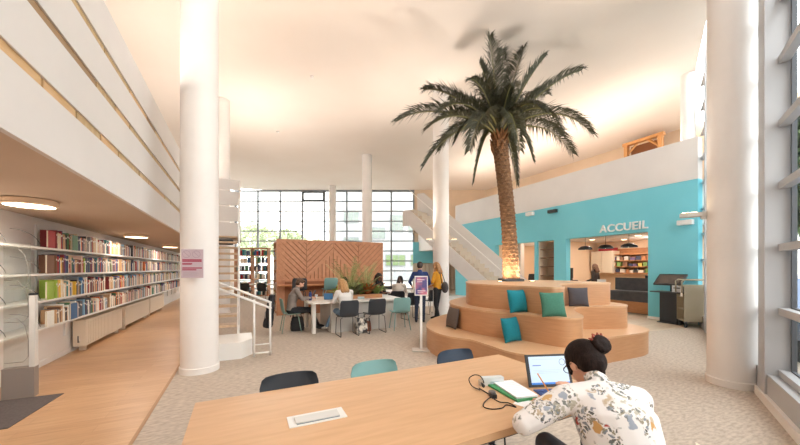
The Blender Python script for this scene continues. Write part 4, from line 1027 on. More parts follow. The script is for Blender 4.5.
# fittings on walls and columns
def wall_box(name,label,cat,pos,rz,d,rgb):
    t = thing(name,pos,rz,label,cat); MB().box(-d[0]/2,d[0]/2,-d[1]/2,d[1]/2,-d[2]/2,d[2]/2).bevel(min(d)*0.2).build('body', mat('fit_%d_%d_%d'%rgb,rgb,0.4), t); return t
c = wall_box('security_camera','white wall camera high on the turquoise wall behind the palm','camera',W(11.08,9.75,3.86),ROT,(0.16,0.34,0.15),(232,230,226)); MB().box(0.06,0.12,-0.04,0.04,-0.05,0.05).build('bracket', M['white_paint'], c)
c = wall_box('security_camera','black wall camera high on the turquoise wall above the niche','camera',W(11.08,8.65,3.80),ROT,(0.14,0.36,0.12),(46,44,42)); MB().box(0.05,0.12,-0.04,0.04,-0.05,0.05).build('bracket', M['black_plastic'], c)
c = wall_box('alarm_box','small white sensor box on the turquoise wall near the big right column','sensor',W(11.1,4.42,2.82),ROT,(0.14,0.34,0.13),(230,230,228)); MB().box(0.05,0.10,-0.05,0.05,-0.04,0.04).build('bracket', M['white_paint'], c)
def uplight(label, s, t, z, dirxy, r=0.245, power=0, aim=None, spot=1.9):
    c0 = W(s,t,z); d = Vector((dirxy[0],dirxy[1],0)).normalized(); u = thing('column_uplight', c0+d*(r+0.001), math.atan2(d.y,d.x), label, 'lamp', 'uplights on the columns')
    MB().box(0,0.06,-0.03,0.03,-0.07,0.03).bevel(0.006).build('bracket', mat('uplight_grey',(206,202,196),0.4), u)
    mb = MB(); mb.prism([(0.05,-0.05),(0.20,-0.085),(0.28,-0.05),(0.28,0.05),(0.20,0.085),(0.05,0.05)],-0.03,0.025); mb.bevel(0.008); mb.build('housing', MATS['uplight_grey'], u)
    MB().box(0.10,0.26,-0.05,0.05,0.025,0.031).build('lens', M['spot_glow'], u)
    if power:
        p = c0+d*(r+0.18)+Vector((0,0,0.06)); light('SPOT', p, power, (255,241,228), 0.10, aim=(p+Vector((d.x*0.30,d.y*0.30,1)) if aim is None else aim), spot=spot, blend=0.8)
UP = 420*UPL
uplight('grey column uplight on the big right column, facing the turquoise wall',5.89,1.84,2.30,(-0.80,0.60),0.25,UP,W(2.6,4.6,CE))
uplight('grey column uplight on the left side of the column behind the palm',5.7,8.5,2.42,(-0.93,-0.35),0.245,UP,W(2.4,8.6,CE))
uplight('grey column uplight on the right side of the column behind the palm',5.7,8.5,2.42,(0.97,-0.25),0.245,UP*0.5,W(9.0,8.0,CE))
uplight('added grey uplight on the slim left column near the back windows',-0.55,12.35,2.6,(0.9,0.44),0.245,UP,W(2.6,13.4,CE))  # extra uplight, added to even out the ceiling brightness
def strip(label, s0, t0, t1, z, e, col=(255,212,168), s_tilt=0.0):
    u = thing('light_strip', W(s0,(t0+t1)/2,z), ROT, label, 'lamp', 'upward light strips'); L2=(t1-t0)/2
    MB().box(-0.06,0.06,-L2,L2,0,0.05).build('housing', M['white_paint'], u); MB().box(-0.045,0.045,-L2,L2,0.05,0.054).build('lens', M['spot_glow'], u)
    d = bpy.data.lights.new('strip_light','AREA'); d.shape='RECTANGLE'; d.size=0.12; d.size_y=t1-t0; d.energy=e*UPL; d.color=lin(col)[:3]
    o = bpy.data.objects.new('strip_light',d); COL.objects.link(o); o.location=W(s0,(t0+t1)/2,z+0.08); o.rotation_euler=Euler((PI,s_tilt,ROT))
    return o
strip('long upward light strip on the top edge of the left mezzanine wall',-1.35,-1.0,14.0,4.02,130,(255,245,238))
strip('added upward fill strip behind the white parapet above the turquoise wall',11.65,4.5,15.0,4.95,110,(255,243,232))  # invented strip, added to lift the ceiling and the ambient light

# upper mezzanine: timber framed opening and warm uplights
mf = thing('timber_shelf', W(14.85,7.32,3.92), ROT, 'light timber framed shelf unit on the upper mezzanine beneath the ceiling', 'shelf')
for y in (-0.62,0.62): MB().box(-0.08,0.08,y-0.07,y+0.07,0,2.85).build('post', mat('timber',(206,150,92),0.6), mf)
MB().box(-0.09,0.09,-0.75,0.75,2.85,2.97).build('beam', MATS['timber'], mf)
for s_ in (-1,1): MB().tube([(0,s_*0.56,2.5),(0,s_*0.20,2.85)],0.05,4).build('brace', MATS['timber'], mf)
for z in (1.8,2.1,2.4): MB().box(0.0,0.3,-0.56,0.56,z-0.03,z).build('shelf_board', MATS['timber'], mf)
MB().box(0.3,0.32,-0.6,0.6,0,2.85).build('back_board', mat('timber_back',(150,98,62),0.7), mf)
mt_ = thing('timber_screen', W(15.4,12.6,3.92), ROT, 'low brown timber screen on the upper mezzanine beside the palm crown', 'shelf')
MB().box(-0.05,0.05,-0.9,1.3,0.0,2.45).build('panel', mat('screen_brown',(176,118,72),0.6), mt_); MB().box(-0.08,0.08,-0.95,1.35,2.45,2.55).build('top_rail', MATS['timber'], mt_)
for s,t,e,a in ((12.4,4.9,1.0,(0.5,0.5)),(12.8,9.5,0.8,(0.6,0.3)),(12.8,13.5,0.8,(0.6,0.3)),(12.5,17.5,0.6,(0.3,-0.3))):
    b0 = W(s,t,4.5); u = thing('floor_uplight', W(s,t,3.9), ROT, {4.9:'floor uplight on the upper mezzanine by the round column',9.5:'floor uplight on the upper mezzanine behind the ACCUEIL letters',13.5:'floor uplight on the upper mezzanine behind the palm',17.5:'floor uplight on the upper mezzanine above the stair'}[t], 'lamp'); MB().lathe([(0.12,0),(0.12,0.02),(0.03,0.03),(0.03,0.5),(0.12,0.55),(0.10,0.56)],16).build('stand', M['dark_rod'], u, smooth=True, angle=0.5)
    light('SPOT', W(s,t,4.56), 40*e*UPL, (255,228,198), 0.12, aim=W(s+a[0],t+a[1],7.0), spot=2.2, blend=0.7)
# palm uplights on the tier
for px_,py_ in ((2.10,6.72),(2.82,6.82)): light('SPOT', (px_,py_,1.30), 110*PALM, (255,228,196), 0.02, aim=(2.46,7.1,2.0), spot=2.0, blend=0.8)
# ceiling details
for s,t,lb in ((1.9,9.6,'small round smoke detector on the white ceiling, nearest to the palm'),(1.4,14.1,'small round smoke detector on the white ceiling near the back windows')):
    o = MB().lathe([(0.03,-0.05),(0.055,-0.04),(0.06,0.0)],16).build('smoke_detector', M['white_paint'], smooth=True); o.location = W(s,t,CE-0.002); tag(o,lb,'smoke detector')

# ================================================================== outside
eb = thing('office_building', (-0.5,46,0), 0, 'white building with rows of green tinted windows outside the back glass wall', 'building')
MB().box(-9,14,0,8,-0.3,13).build('facade', mat('facade_white',(158,160,162),0.8), eb)
k = 0
for x,z,wv,hv in ((-1.6,1.8,2.9,1.7),(2.0,1.8,2.9,1.7),(-4.5,5.7,2.9,1.7),(-1.0,6.6,2.0,2.6),(1.6,6.6,2.0,2.6),(-7.6,4.2,2.2,1.8),(-7.6,8,2.2,1.8),(5,6.6,2.0,2.6)):
    f = MB().box(x,x+wv,-0.08,0.02,z,z+hv).build('window', mat('frame_grey',(120,124,128),0.5), eb)
    mb = MB(); n = 3
    for i in range(n): mb.box(x+0.12+i*(wv-0.1)/n,x+(i+1)*(wv-0.1)/n,-0.10,-0.07,z+0.12,z+hv-0.12)
    mb.build('pane', mat('pane_green',(110,130,92),0.2) if z < 2 else mat('pane_grey',(118,128,122),0.2), f)
MB().box(-9.2,14.2,-0.3,8.2,13,13.5).build('roof_edge', mat('roof_pale',(180,182,186),0.7), eb)
def tree(loc,h,r,label,seed,m):
    rnd = random.Random(seed); t = thing('tree', loc, 0, label, 'tree', 'trees outside the glass walls'); t['group']='trees outside the glass walls'
    MB().tube([(0,0,-0.3),(0.1,0,h*0.3),(0,0.1,h*0.7)],[0.22,0.16,0.06],8).build('trunk', mat('tree_bark',(96,84,72),0.9), t, smooth=True)
    mb = MB()
    for k in range(1500):
        a = rnd.uniform(0,2*PI); u = rnd.uniform(-1,1); rr = rnd.uniform(0.45,1)**0.5*r*(0.8+0.25*math.sin(3*a+seed)*math.cos(2*u))
        p = Vector((math.cos(a)*math.sqrt(1-u*u)*rr, math.sin(a)*math.sqrt(1-u*u)*rr, h*0.66+u*rr*(h*0.36/r)))
        e = Euler((rnd.uniform(0,6),rnd.uniform(0,6),0)).to_matrix(); s = rnd.uniform(0.14,0.3)
        vs = [mb.bm.verts.new(p+e @ Vector(q)) for q in ((-s,0,0),(0,-s*0.6,0.03),(s,0,0),(0,s*0.6,0.03))]; mb.bm.faces.new(vs)
    mb.build('foliage', m, t)
lg = noise_mat('tree_leaf',(168,180,144),(196,204,168),nscale=2,rough=0.8); lg2 = noise_mat('tree_leaf_dark',(70,92,60),(104,124,84),nscale=2,rough=0.8)
for i,(x,y,h,r) in enumerate(((-18,40,7.5,3.2),(-12.6,36,6.2,2.4),(-27,46,8.5,3.5),(-10.6,42,5.6,2.4))): tree((x,y,0),h,r,('rounded pale tree outside, between stair and first window bays','shorter pale tree outside the middle of the back windows','tall pale tree outside behind the far bookcase','low pale tree outside beside the white building')[i],i+20,lg)
for i,(x,y,h,r) in enumerate(((10.0,7.6,6.0,1.0),(9.3,4.6,5.4,1.2),(22,10,8.5,3.0),(10.2,0.4,4.6,1.4))): tree((x,y,0),h,r,('green tree outside seen between the big right column and the grey post','green tree outside nearest to the right glass wall','large green tree farther off outside the right glass wall','small green tree at the edge of the right glass wall')[i],i+40,lg2)
def car(loc,rz,label,rgb):
    t = thing('parked_car', loc, rz, label, 'car'); pf = [(-2.1,0.35),(-2.1,0.75),(-1.3,0.88),(-0.7,1.38),(0.8,1.42),(1.5,0.95),(2.1,0.85),(2.15,0.35)]
    mb = MB(); a=[mb.bm.verts.new((x,-0.85,z)) for x,z in pf]; b=[mb.bm.verts.new((x,0.85,z)) for x,z in pf]; mb.bm.faces.new(a); mb.bm.faces.new(b[::-1])
    for i in range(len(pf)): mb.bm.faces.new((a[i],a[(i+1)%8],b[(i+1)%8],b[i]))
    mb.bevel(0.06); mb.build('body', mat('car_%d'%rgb[0],rgb,0.25), t)
    mb = MB()
    for y in (-0.862,0.862): mb.box(-0.75,0.95,y-0.005,y+0.005,0.92,1.30)
    mb.build('side_windows', M['black_plastic'], t)
    for x in (-1.3,1.35):
        for y in (-0.8,0.8): MB().tube([(x,y-0.09,0.02),(x,y+0.09,0.02)],0.32,18).build('wheel', M['rubber'], t)
    t.location.z = -0.02
car((8.2,5.9,0),0.9,'blue grey car parked outside, between the big right column and grey post',(96,120,156))
car((5.6,2.0,0),0.9,'silver car parked outside the right glass wall',(170,178,186))
# ================================================================== people
def figure(prims, voxel, mats, parent, name='body', smooth=2):
    """prims: ('cap', p0, r0, p1, r1, mat) or ('ell', c, radii, Matrix3, mat) or ('loft', [(c,rx,ry)], right, fwd, mat): grown into one surface"""
    mb = MB(); segs = []
    for p in prims:
        if p[0] == 'cap':
            _,a,ra,b,rb,mi = p; a=Vector(a); b=Vector(b)
            n=10; d=(b-a); L_=d.length; d=d.normalized() if L_>1e-6 else Vector((0,0,1))
            pts=[];rr=[]
            for k in range(5): th=PI/2*k/4; pts.append(a-d*ra*math.cos(th)*0.999); rr.append(max(0.0006,ra*math.sin(th)))
            for k in range(5): th=PI/2*k/4; pts.append(b+d*rb*math.sin(th)*0.999); rr.append(max(0.0006,rb*math.cos(th)))
            mb.tube(pts,rr,12); segs.append((a,b,ra,rb,mi))
        elif p[0] == 'ell':
            _,c,r,mx,mi = p; mb.ellip(c,r,18,12,mx); segs.append((Vector(c),Vector(c),min(r)*0.5+max(r)*0.5,min(r)*0.5+max(r)*0.5,mi))
        else:
            _,cs,right,fwd,mi = p; right=Vector(right).normalized(); fwd=Vector(fwd).normalized(); rs=[]
            P=[Vector(c) for c,_,_ in cs]
            def ring(c,rx,ry): return [c+right*rx*math.cos(2*PI*i/20)+fwd*ry*math.sin(2*PI*i/20) for i in range(20)]
            ax0=(P[1]-P[0]).normalized(); ax1=(P[-1]-P[-2]).normalized()
            rs.append(ring(P[0]-ax0*cs[0][2]*0.5,cs[0][1]*0.6,cs[0][2]*0.6))
            for c,(cc,rx,ry) in zip(P,cs): rs.append(ring(c,rx,ry))
            rs.append(ring(P[-1]+ax1*cs[-1][2]*0.4,cs[-1][1]*0.6,cs[-1][2]*0.6))
            mb.rings(rs)
            for i in range(len(cs)-1): segs.append((P[i],P[i+1],(cs[i][1]+cs[i][2])/2,(cs[i+1][1]+cs[i+1][2])/2,mi))
    tmp = mb.build('tmp', mats)
    rm = tmp.modifiers.new('r','REMESH'); rm.mode='VOXEL'; rm.voxel_size=voxel
    sm = tmp.modifiers.new('s','SMOOTH'); sm.factor=0.5; sm.iterations=smooth
    dg = bpy.context.evaluated_depsgraph_get(); me = bpy.data.meshes.new_from_object(tmp.evaluated_get(dg))
    bpy.data.objects.remove(tmp)
    me.name = name
    me.materials.clear()
    for m in mats: me.materials.append(m)
    nf = len(me.polygons); ce = np.empty(nf*3); me.polygons.foreach_get('center',ce); ce = ce.reshape(-1,3)
    best = np.full(nf,1e9); idx = np.zeros(nf,dtype=np.int32)
    for a,b,ra,rb,mi in segs:
        a_=np.array(a); d=np.array(b)-a_; L2=float(d@d)
        t = np.clip(((ce-a_)@d)/L2,0,1) if L2>1e-12 else np.zeros(nf)
        dist = np.linalg.norm(ce-(a_+t[:,None]*d),axis=1)-(ra+(rb-ra)*t)
        k = dist<best; best[k]=dist[k]; idx[k]=mi
    me.polygons.foreach_set('material_index',idx); me.polygons.foreach_set('use_smooth',[True]*nf)
    o = bpy.data.objects.new(name,me); COL.objects.link(o); o.parent = parent
    return o
def V(*a): return Vector(a)
def hand_prims(w, dirv, palmn, mi, side=1, curl=0.5, k=1.0):
    d=Vector(dirv).normalized(); nrm=Vector(palmn); nrm=(nrm-d*nrm.dot(d)).normalized(); lat=d.cross(nrm)*side
    out=[('cap',w,0.024*k,w+d*0.045*k,0.026*k,mi)]
    mx=Matrix((lat,nrm,d)).transposed()
    out.append(('ell',w+d*0.06*k,(0.040*k,0.016*k,0.050*k),mx,mi))
    for i,(off,ln) in enumerate(((-0.030,0.066),(-0.010,0.078),(0.010,0.073),(0.029,0.056))):
        b=w+d*0.095*k+lat*off*k; d1=(d+nrm*0.35*curl).normalized(); m=b+d1*ln*0.55*k; d2=(d+nrm*1.4*curl).normalized(); e=m+d2*ln*0.5*k
        out+= [('cap',b,0.0095*k,m,0.0088*k,mi),('cap',m,0.0088*k,e,0.0075*k,mi)]
    b=w+d*0.035*k-lat*0.034*k; m=b+(d*0.6-lat*0.75+nrm*0.3).normalized()*0.04*k; e=m+(d*0.95-lat*0.1+nrm*0.4*curl).normalized()*0.032*k
    out+=[('cap',b,0.012*k,m,0.011*k,mi),('cap',m,0.010*k,e,0.0085*k,mi)]
    return out
def head_prims(c, R, k=1.0, skin=0, eye=None, lip=None):
    # c head centre, R rotation (3x3) with local +y the face, +z up
    def P(x,y,z): return Vector(c)+R@Vector((x*k,y*k,z*k))
    o=[('ell',P(0,-0.008,0.025),(0.076*k,0.095*k,0.090*k),R,skin),('ell',P(0,0.030,-0.040),(0.056*k,0.058*k,0.072*k),R,skin),
       ('cap',P(0,0.088,0.005),0.009*k,P(0,0.108,-0.028),0.012*k,skin),('ell',P(0,0.062,-0.088),(0.028*k,0.024*k,0.022*k),R,skin),
       ('ell',P(0.077,-0.005,-0.008),(0.010*k,0.022*k,0.032*k),R,skin),('ell',P(-0.077,-0.005,-0.008),(0.010*k,0.022*k,0.032*k),R,skin),
       ('cap',P(-0.045,0.076,0.022),0.010*k,P(0.045,0.076,0.022),0.010*k,skin)]
    if eye is not None:
        for s in (-1,1): o.append(('ell',P(s*0.031,0.081,0.004),(0.013*k,0.009*k,0.008*k),R,eye))
    if lip is not None: o.append(('cap',P(-0.018,0.085,-0.060),0.007*k,P(0.018,0.085,-0.060),0.007*k,lip))
    return o

def person(label, loc, rz, pose, shirt, trousers, shoe, skin=None, voxel=0.0105, scale=1.0, group=None, slim=1.0):
    """pose: joints in a local frame, +y the way the figure faces"""
    t = thing('person', loc, rz, label, 'person', group)
    sk = skin or M['skin']; mats=[sk,shirt,trousers,shoe,M['eye'],M['lip']]
    J = {k:(Vector(v) if isinstance(v,(tuple,list)) else v) for k,v in pose.items()}
    pr=[]; sh=1; tr_=2
    right = (J['shR']-J['shL']).normalized()
    def fw(v): 
        f = Vector((0,0,1)).cross(right); return f.normalized()
    f = fw(None)
    pel, wa, ch, nk = J['pelvis'],J['waist'],J['chest'],J['neck']
    s = slim
    pr.append(('loft',[(pel,0.165*s,0.118*s),(wa,0.142*s,0.108*s),(ch,0.168*s,0.122*s),(ch.lerp(nk,0.6),0.155*s,0.092*s),(nk,0.070,0.062)],right,f,sh))
    pr.append(('ell',pel+Vector((0,0,-0.03)),(0.172*s,0.128*s,0.11*s),Matrix.Rotation(math.atan2(right.y,right.x),3,'Z'),tr_))
    hd = J['head']; R = Euler((J.get('pitch',0),J.get('roll',0),J.get('yaw',0)),'ZXY' if False else 'XYZ').to_matrix()
    R = Matrix.Rotation(J.get('yaw',0),3,'Z') @ Matrix.Rotation(J.get('roll',0),3,'Y') @ Matrix.Rotation(J.get('pitch',0),3,'X')
    pr.append(('cap',nk-Vector((0,0,0.02)),0.056,hd+R@Vector((0,-0.02,-0.06)),0.052,0))
    pr += head_prims(hd,R,1.0,0,4,5)
    for S in 'LR':
        pr.append(('cap',J['sh'+S],0.062*s,J['el'+S],0.047*s,sh)); pr.append(('cap',J['el'+S],0.046*s,J['wr'+S],0.032*s,sh))
        pr.append(('cap',ch.lerp(nk,0.55),0.07,J['sh'+S],0.060*s,sh))
        d = (J['wr'+S]-J['el'+S]).normalized(); pr += hand_prims(J['wr'+S]+d*0.01,d+Vector(J.get('hd'+S,(0,0,0))),J.get('pn'+S,Vector((0,0,-1))),0,1 if S=='R' else -1,J.get('curl',0.5))
        pr.append(('cap',J['hp'+S],0.090*s,J['kn'+S],0.060*s,tr_)); pr.append(('cap',J['kn'+S],0.060*s,J['an'+S],0.043*s,tr_))
        pr.append(('cap',J['an'+S]+Vector((0,0,-0.03)),0.040,J['to'+S],0.030,3))
    figure(pr, voxel, mats, t)
    t['_']=0; del t['_']
    t_ = dict(head=hd,R=R)
    return t, t_
def hair(t, info, rgb, style, name='hair', voxel=0.009):
    c=info['head']; R=info['R']; m = noise_mat('hair_%d_%d_%d'%rgb, tuple(int(x*0.75) for x in rgb), rgb, scale=(30,30,3), nscale=3, rough=0.55)
    def P(x,y,z): return Vector(c)+R@Vector((x,y,z))
    pr=[('ell',P(0,-0.020,0.043),(0.086,0.100,0.088),R,0),('ell',P(0,-0.045,0.0),(0.083,0.072,0.085),R,0)]
    if style=='short': pr += [('cap',P(-0.05,0.055,0.098),0.022,P(0.05,0.06,0.094),0.022,0)]
    if style=='bob':
        for s in (-1,1): pr += [('cap',P(s*0.070,0.01,0.04),0.030,P(s*0.085,0.015,-0.10),0.034,0)]
        pr += [('cap',P(0,-0.07,0.03),0.06,P(0,-0.075,-0.12),0.055,0)]
    if style=='long':
        for s in (-1,1): pr += [('cap',P(s*0.072,0.015,0.05),0.030,P(s*0.095,0.04,-0.16),0.036,0)]
        pr += [('cap',P(0,-0.07,0.03),0.066,P(0,-0.10,-0.20),0.068,0),('cap',P(-0.05,-0.07,0.0),0.05,P(-0.06,-0.08,-0.22),0.045,0),('cap',P(0.05,-0.07,0.0),0.05,P(0.06,-0.08,-0.22),0.045,0)]
    if style=='bun': pr += [('ell',P(0.0,-0.06,0.15),(0.055,0.055,0.045),R,0)]
    if style=='beard': pass
    return figure(pr, voxel, [m], t, name)

def stand_pose(**kw):
    J=dict(pelvis=(0,0,.95),waist=(0,.01,1.10),chest=(0,.0,1.29),neck=(0,-.01,1.46),head=(0,.02,1.60),shL=(-.17,0,1.39),shR=(.17,0,1.39),elL=(-.22,-.03,1.10),elR=(.22,-.03,1.10),wrL=(-.21,.08,.88),wrR=(.21,.08,.88),hpL=(-.085,0,.90),hpR=(.085,0,.90),knL=(-.095,.02,.49),knR=(.095,.02,.49),anL=(-.10,-.02,.10),anR=(.10,-.02,.10),toL=(-.115,.13,.031),toR=(.115,.13,.031),pnL=V(1,0,0),pnR=V(-1,0,0))
    J.update(kw); return J
def sit_pose(**kw):
    J=dict(pelvis=(0,0,.55),waist=(0,.03,.70),chest=(0,.06,.88),neck=(0,.10,1.04),head=(0,.16,1.16),shL=(-.17,.08,.98),shR=(.17,.08,.98),elL=(-.22,.18,.76),elR=(.22,.18,.76),wrL=(-.12,.38,.79),wrR=(.12,.38,.79),hpL=(-.09,.04,.52),hpR=(.09,.04,.52),knL=(-.11,.44,.50),knR=(.11,.44,.50),anL=(-.12,.42,.10),anR=(.12,.42,.10),toL=(-.13,.57,.031),toR=(.13,.57,.031),pitch=-0.35,pnL=V(0,0,-1),pnR=V(0,0,-1))
    J.update(kw); return J
def fab(name,rgb,v=1.08,sc=12): return noise_mat(name,rgb,tuple(min(255,int(x*v)) for x in rgb),nscale=sc,rough=0.9)
fz = lambda d: math.atan2(d[1],d[0])-PI/2
denim=fab('denim',(104,128,152),1.15); black=fab('black_cloth',(40,40,44)); darkn=fab('dark_navy_cloth',(44,52,72)); white_sh=mat('shoe_white',(222,216,210),0.6); black_sh=mat('shoe_black',(36,34,34),0.5)
# man in grey at the left end
t,i = person('seated man with short brown hair in grey sweater reading at the table end', (-2.64,7.80,0), fz((CA,SA)), sit_pose(waist=(0,.0,.70),chest=(0,.05,.90),neck=(0,.13,1.06),head=(0,.20,1.17),pitch=-0.5,shL=(-.17,.10,1.0),shR=(.17,.10,1.0),wrL=(-.10,.44,.81),wrR=(.08,.44,.81),elL=(-.23,.22,.80),elR=(.23,.22,.80),knR=(.10,.46,.50),anR=(.10,.56,.12),toR=(.11,.71,.05),knL=(-.14,.46,.50),anL=(-.12,.66,.13),toL=(-.11,.80,.06)), fab('grey_sweater',(134,124,118)), black, black_sh)
hair(t,i,(96,66,46),'short')
figure([('ell',i['head']+i['R']@V(0,0.062,-0.075),(0.050,0.040,0.042),i['R'],0)],0.009,[noise_mat('beard_brown',(96,64,46),(120,84,60),nscale=40,rough=0.8)],t,'beard')
sp = MB().box(-0.04,0.04,-0.005,0.005,0,0.15).build('smartphone', M['black_plastic']); sp.location=(-2.20,8.08,0.86); sp.rotation_euler=(-0.5,0,fz((CA,SA))); tag(sp,'dark phone held up by the seated man in grey','phone')
# blonde woman, seated on the dark chair, turned to the left
t,i = person('seated blonde woman in white top and jeans facing the man', (*q(0.70,-0.22),0), fz((-0.55,0.83)), sit_pose(head=(0,.20,1.16),pitch=-0.55,neck=(0,.12,1.05),chest=(0,.05,.89),waist=(0,.0,.70),knL=(-.10,.45,.52),anL=(-.22,.62,.13),toL=(-.28,.76,.06),knR=(.10,.45,.50),anR=(-.02,.52,.10),toR=(-.06,.66,.031),wrL=(-.08,.40,.83),wrR=(.10,.40,.83)), fab('white_knit',(224,220,216),1.03), denim, white_sh)
hair(t,i,(206,158,106),'long')
# person in red behind the planter
t,i = person('seated person in red with dark hair behind the table plants', (-1.72,9.66,0), fz((SA,-CA)), sit_pose(pitch=-0.4), fab('red_cloth',(150,34,48)), black, black_sh, M['skin_dark'])
hair(t,i,(46,34,30),'bob')
# person in black behind the planter
t,i = person('seated person in black jacket with long dark hair at the plants right end', (-0.74,10.02,0), fz((0.75,-0.66)), sit_pose(pelvis=(0,0,.58),waist=(0,.02,.76),chest=(0,.04,.96),neck=(0,.06,1.14),head=(0,.12,1.27),shL=(-.17,.05,1.07),shR=(.17,.05,1.07),pitch=-0.4), fab('black_jacket',(48,46,48)), black, black_sh, M['skin_dark'])
hair(t,i,(36,30,28),'long')
# standing man in blue
t,i = person('standing person in dark blue sweater seen from behind at the side table', (0.56,9.0,0), fz((0.10,0.99)), stand_pose(elL=(-.29,.05,1.16),wrL=(-.26,.26,1.06),elR=(.27,.05,1.12),wrR=(.20,.26,1.05),head=(0.0,.04,1.60),pitch=-0.25), fab('blue_sweater',(42,62,112)), darkn, black_sh)
hair(t,i,(60,46,40),'short')
# standing woman in mustard
t,i = person('standing woman in mustard sweater and black trousers beside the column', (1.12,9.55,0), fz((-0.75,0.45)), stand_pose(elL=(-.24,.05,1.14),wrL=(-.12,.25,1.06),elR=(.24,-.02,1.12),wrR=(.14,.22,1.02),knR=(.09,.05,.49),anR=(.10,.10,.11),toR=(.10,.25,.035),anL=(-.10,-.08,.10),toL=(-.11,.06,.031),head=(0,.05,1.60),pitch=-0.25), fab('mustard_knit',(214,150,44)), black, black_sh)
hair(t,i,(190,140,92),'long')
sc2 = thing('shoulder_bag', (1.27,9.42,0.98), 0.4, 'dark grey shoulder bag hanging at the side of the woman in mustard', 'bag')
MB().ellip((0.06,0.0,0.0),(0.09,0.14,0.17),16,10).build('body', mat('bag_dark_grey',(84,78,78),0.8), sc2, smooth=True)
MB().tube([(0.02,-0.10,0.12),(-0.07,-0.05,0.42),(-0.10,0.03,0.46),(0.02,0.10,0.12)],0.012,6).build('strap', mat('bag_dark_grey',(84,78,78),0.8), sc2, smooth=True)
# seated woman in white at the second table
t,i = person('seated woman in white with dark hair bent over the second white table', (-0.05,10.42,0), fz((0.25,0.97)), sit_pose(pitch=-0.6,head=(0,.22,1.16),neck=(0,.13,1.05)), fab('white_cloth',(226,218,210),1.03), black, black_sh)
hair(t,i,(52,38,34),'bob')
# receptionist
t,i = person('receptionist with long light brown hair in dark jacket behind the opening', (*W(13.0,8.15)[:2],0), fz((-0.5,0.86)), stand_pose(pitch=-0.2,wrL=(-.20,.2,1.02),wrR=(.20,.2,1.02)), fab('charcoal_jacket',(62,54,50)), black, black_sh)
hair(t,i,(128,88,62),'long')

# ---- woman in the floral shirt, foreground
fm = mat('floral_shirt',(236,228,220),0.85); N_,L_ = nodes(fm); b_=N_['Principled BSDF']
tc=N_.new('ShaderNodeTexCoord'); nzw=N_.new('ShaderNodeTexNoise'); nzw.inputs['Scale'].default_value=26; nzw.inputs['Detail'].default_value=4
wr=N_.new('ShaderNodeMix'); wr.data_type='VECTOR'; wr.inputs[0].default_value=0.055
L_.new(tc.outputs['Object'],nzw.inputs['Vector']); L_.new(tc.outputs['Object'],wr.inputs['A']); L_.new(nzw.outputs['Color'],wr.inputs['B'])
base = (234,230,228); prev=None
def layer(scale, thr, ramp, seed, soft=0.08, gl=0.52, bs=9.0):
    global prev
    mp=N_.new('ShaderNodeMapping'); mp.inputs['Location'].default_value=(seed*1.7,seed*0.9,seed*2.3); L_.new(wr.outputs['Result'],mp.inputs['Vector'])
    vo=N_.new('ShaderNodeTexVoronoi'); vo.inputs['Scale'].default_value=scale; vo.inputs['Randomness'].default_value=1.0; L_.new(mp.outputs[0],vo.inputs['Vector'])
    mk=N_.new('ShaderNodeMapRange'); mk.inputs['From Min'].default_value=thr+soft; mk.inputs['From Max'].default_value=thr; L_.new(vo.outputs['Distance'],mk.inputs['Value'])
    big=N_.new('ShaderNodeTexNoise'); big.inputs['Scale'].default_value=bs; big.inputs['Detail'].default_value=1; L_.new(mp.outputs[0],big.inputs['Vector'])
    gt=N_.new('ShaderNodeMapRange'); gt.inputs['From Min'].default_value=gl; gt.inputs['From Max'].default_value=gl+0.05; L_.new(big.outputs['Fac'],gt.inputs['Value'])
    mu=N_.new('ShaderNodeMath'); mu.operation='MULTIPLY'; L_.new(mk.outputs[0],mu.inputs[0]); L_.new(gt.outputs[0],mu.inputs[1])
    cr=N_.new('ShaderNodeValToRGB'); cr.color_ramp.interpolation='CONSTANT'; e=cr.color_ramp.elements
    for k,c in enumerate(ramp):
        el = e[k] if k<2 else e.new(k/len(ramp)); el.position=k/len(ramp); el.color=lin(c)
    L_.new(vo.outputs['Color'],cr.inputs[0])
    mx=N_.new('ShaderNodeMix'); mx.data_type='RGBA'; L_.new(mu.outputs[0],mx.inputs[0])
    if prev is None: mx.inputs['A'].default_value=lin(base)
    else: L_.new(prev,mx.inputs['A'])
    L_.new(cr.outputs[0],mx.inputs['B']); prev=mx.outputs['Result']
layer(48,0.42,[(164,162,150),(128,130,124),(186,180,164),(112,114,110)],3,0.1,0.50,9)
layer(70,0.44,[(104,106,102),(150,140,120),(132,138,146),(92,90,86)],1,0.1,0.55,11)
layer(15,0.24,[(182,72,64),(204,158,100),(196,176,150),(160,168,182),(208,168,112)],6,0.06,0.40,6)
L_.new(prev,b_.inputs['Base Color'])

fw_ = thing('person', (0.97,1.50,0), 0.0, 'woman in white floral shirt with dark bun bent over the laptop', 'person')
o0 = Vector((0.97,1.50,0))
def q_(x,y,z): return Vector((x,y,z))-o0
jeans = fab('slate_trousers',(86,86,92)); mats=[M['skin'],fm,jeans,black_sh,M['eye'],M['lip']]
pel=q_(1.02,1.40,.54); wa=q_(1.01,1.42,.70); ch=q_(.995,1.49,.86); nk=q_(.98,1.585,.985)
shL=q_(.805,1.56,.912); shR=q_(1.130,1.53,.915); elL=q_(.595,1.535,.805); wrL=q_(.80,1.80,.785); elR=q_(1.185,1.57,.705); wrR=q_(1.07,1.86,.795)
rt=(shR-shL).normalized(); fwv=Vector((0,0,1)).cross(rt).normalized(); fwv=(fwv+Vector((0,0,-0.45))).normalized()
hd=q_(.985,1.715,1.035); Rh=Matrix.Rotation(0.22,3,'Z')@Matrix.Rotation(-0.62,3,'X')
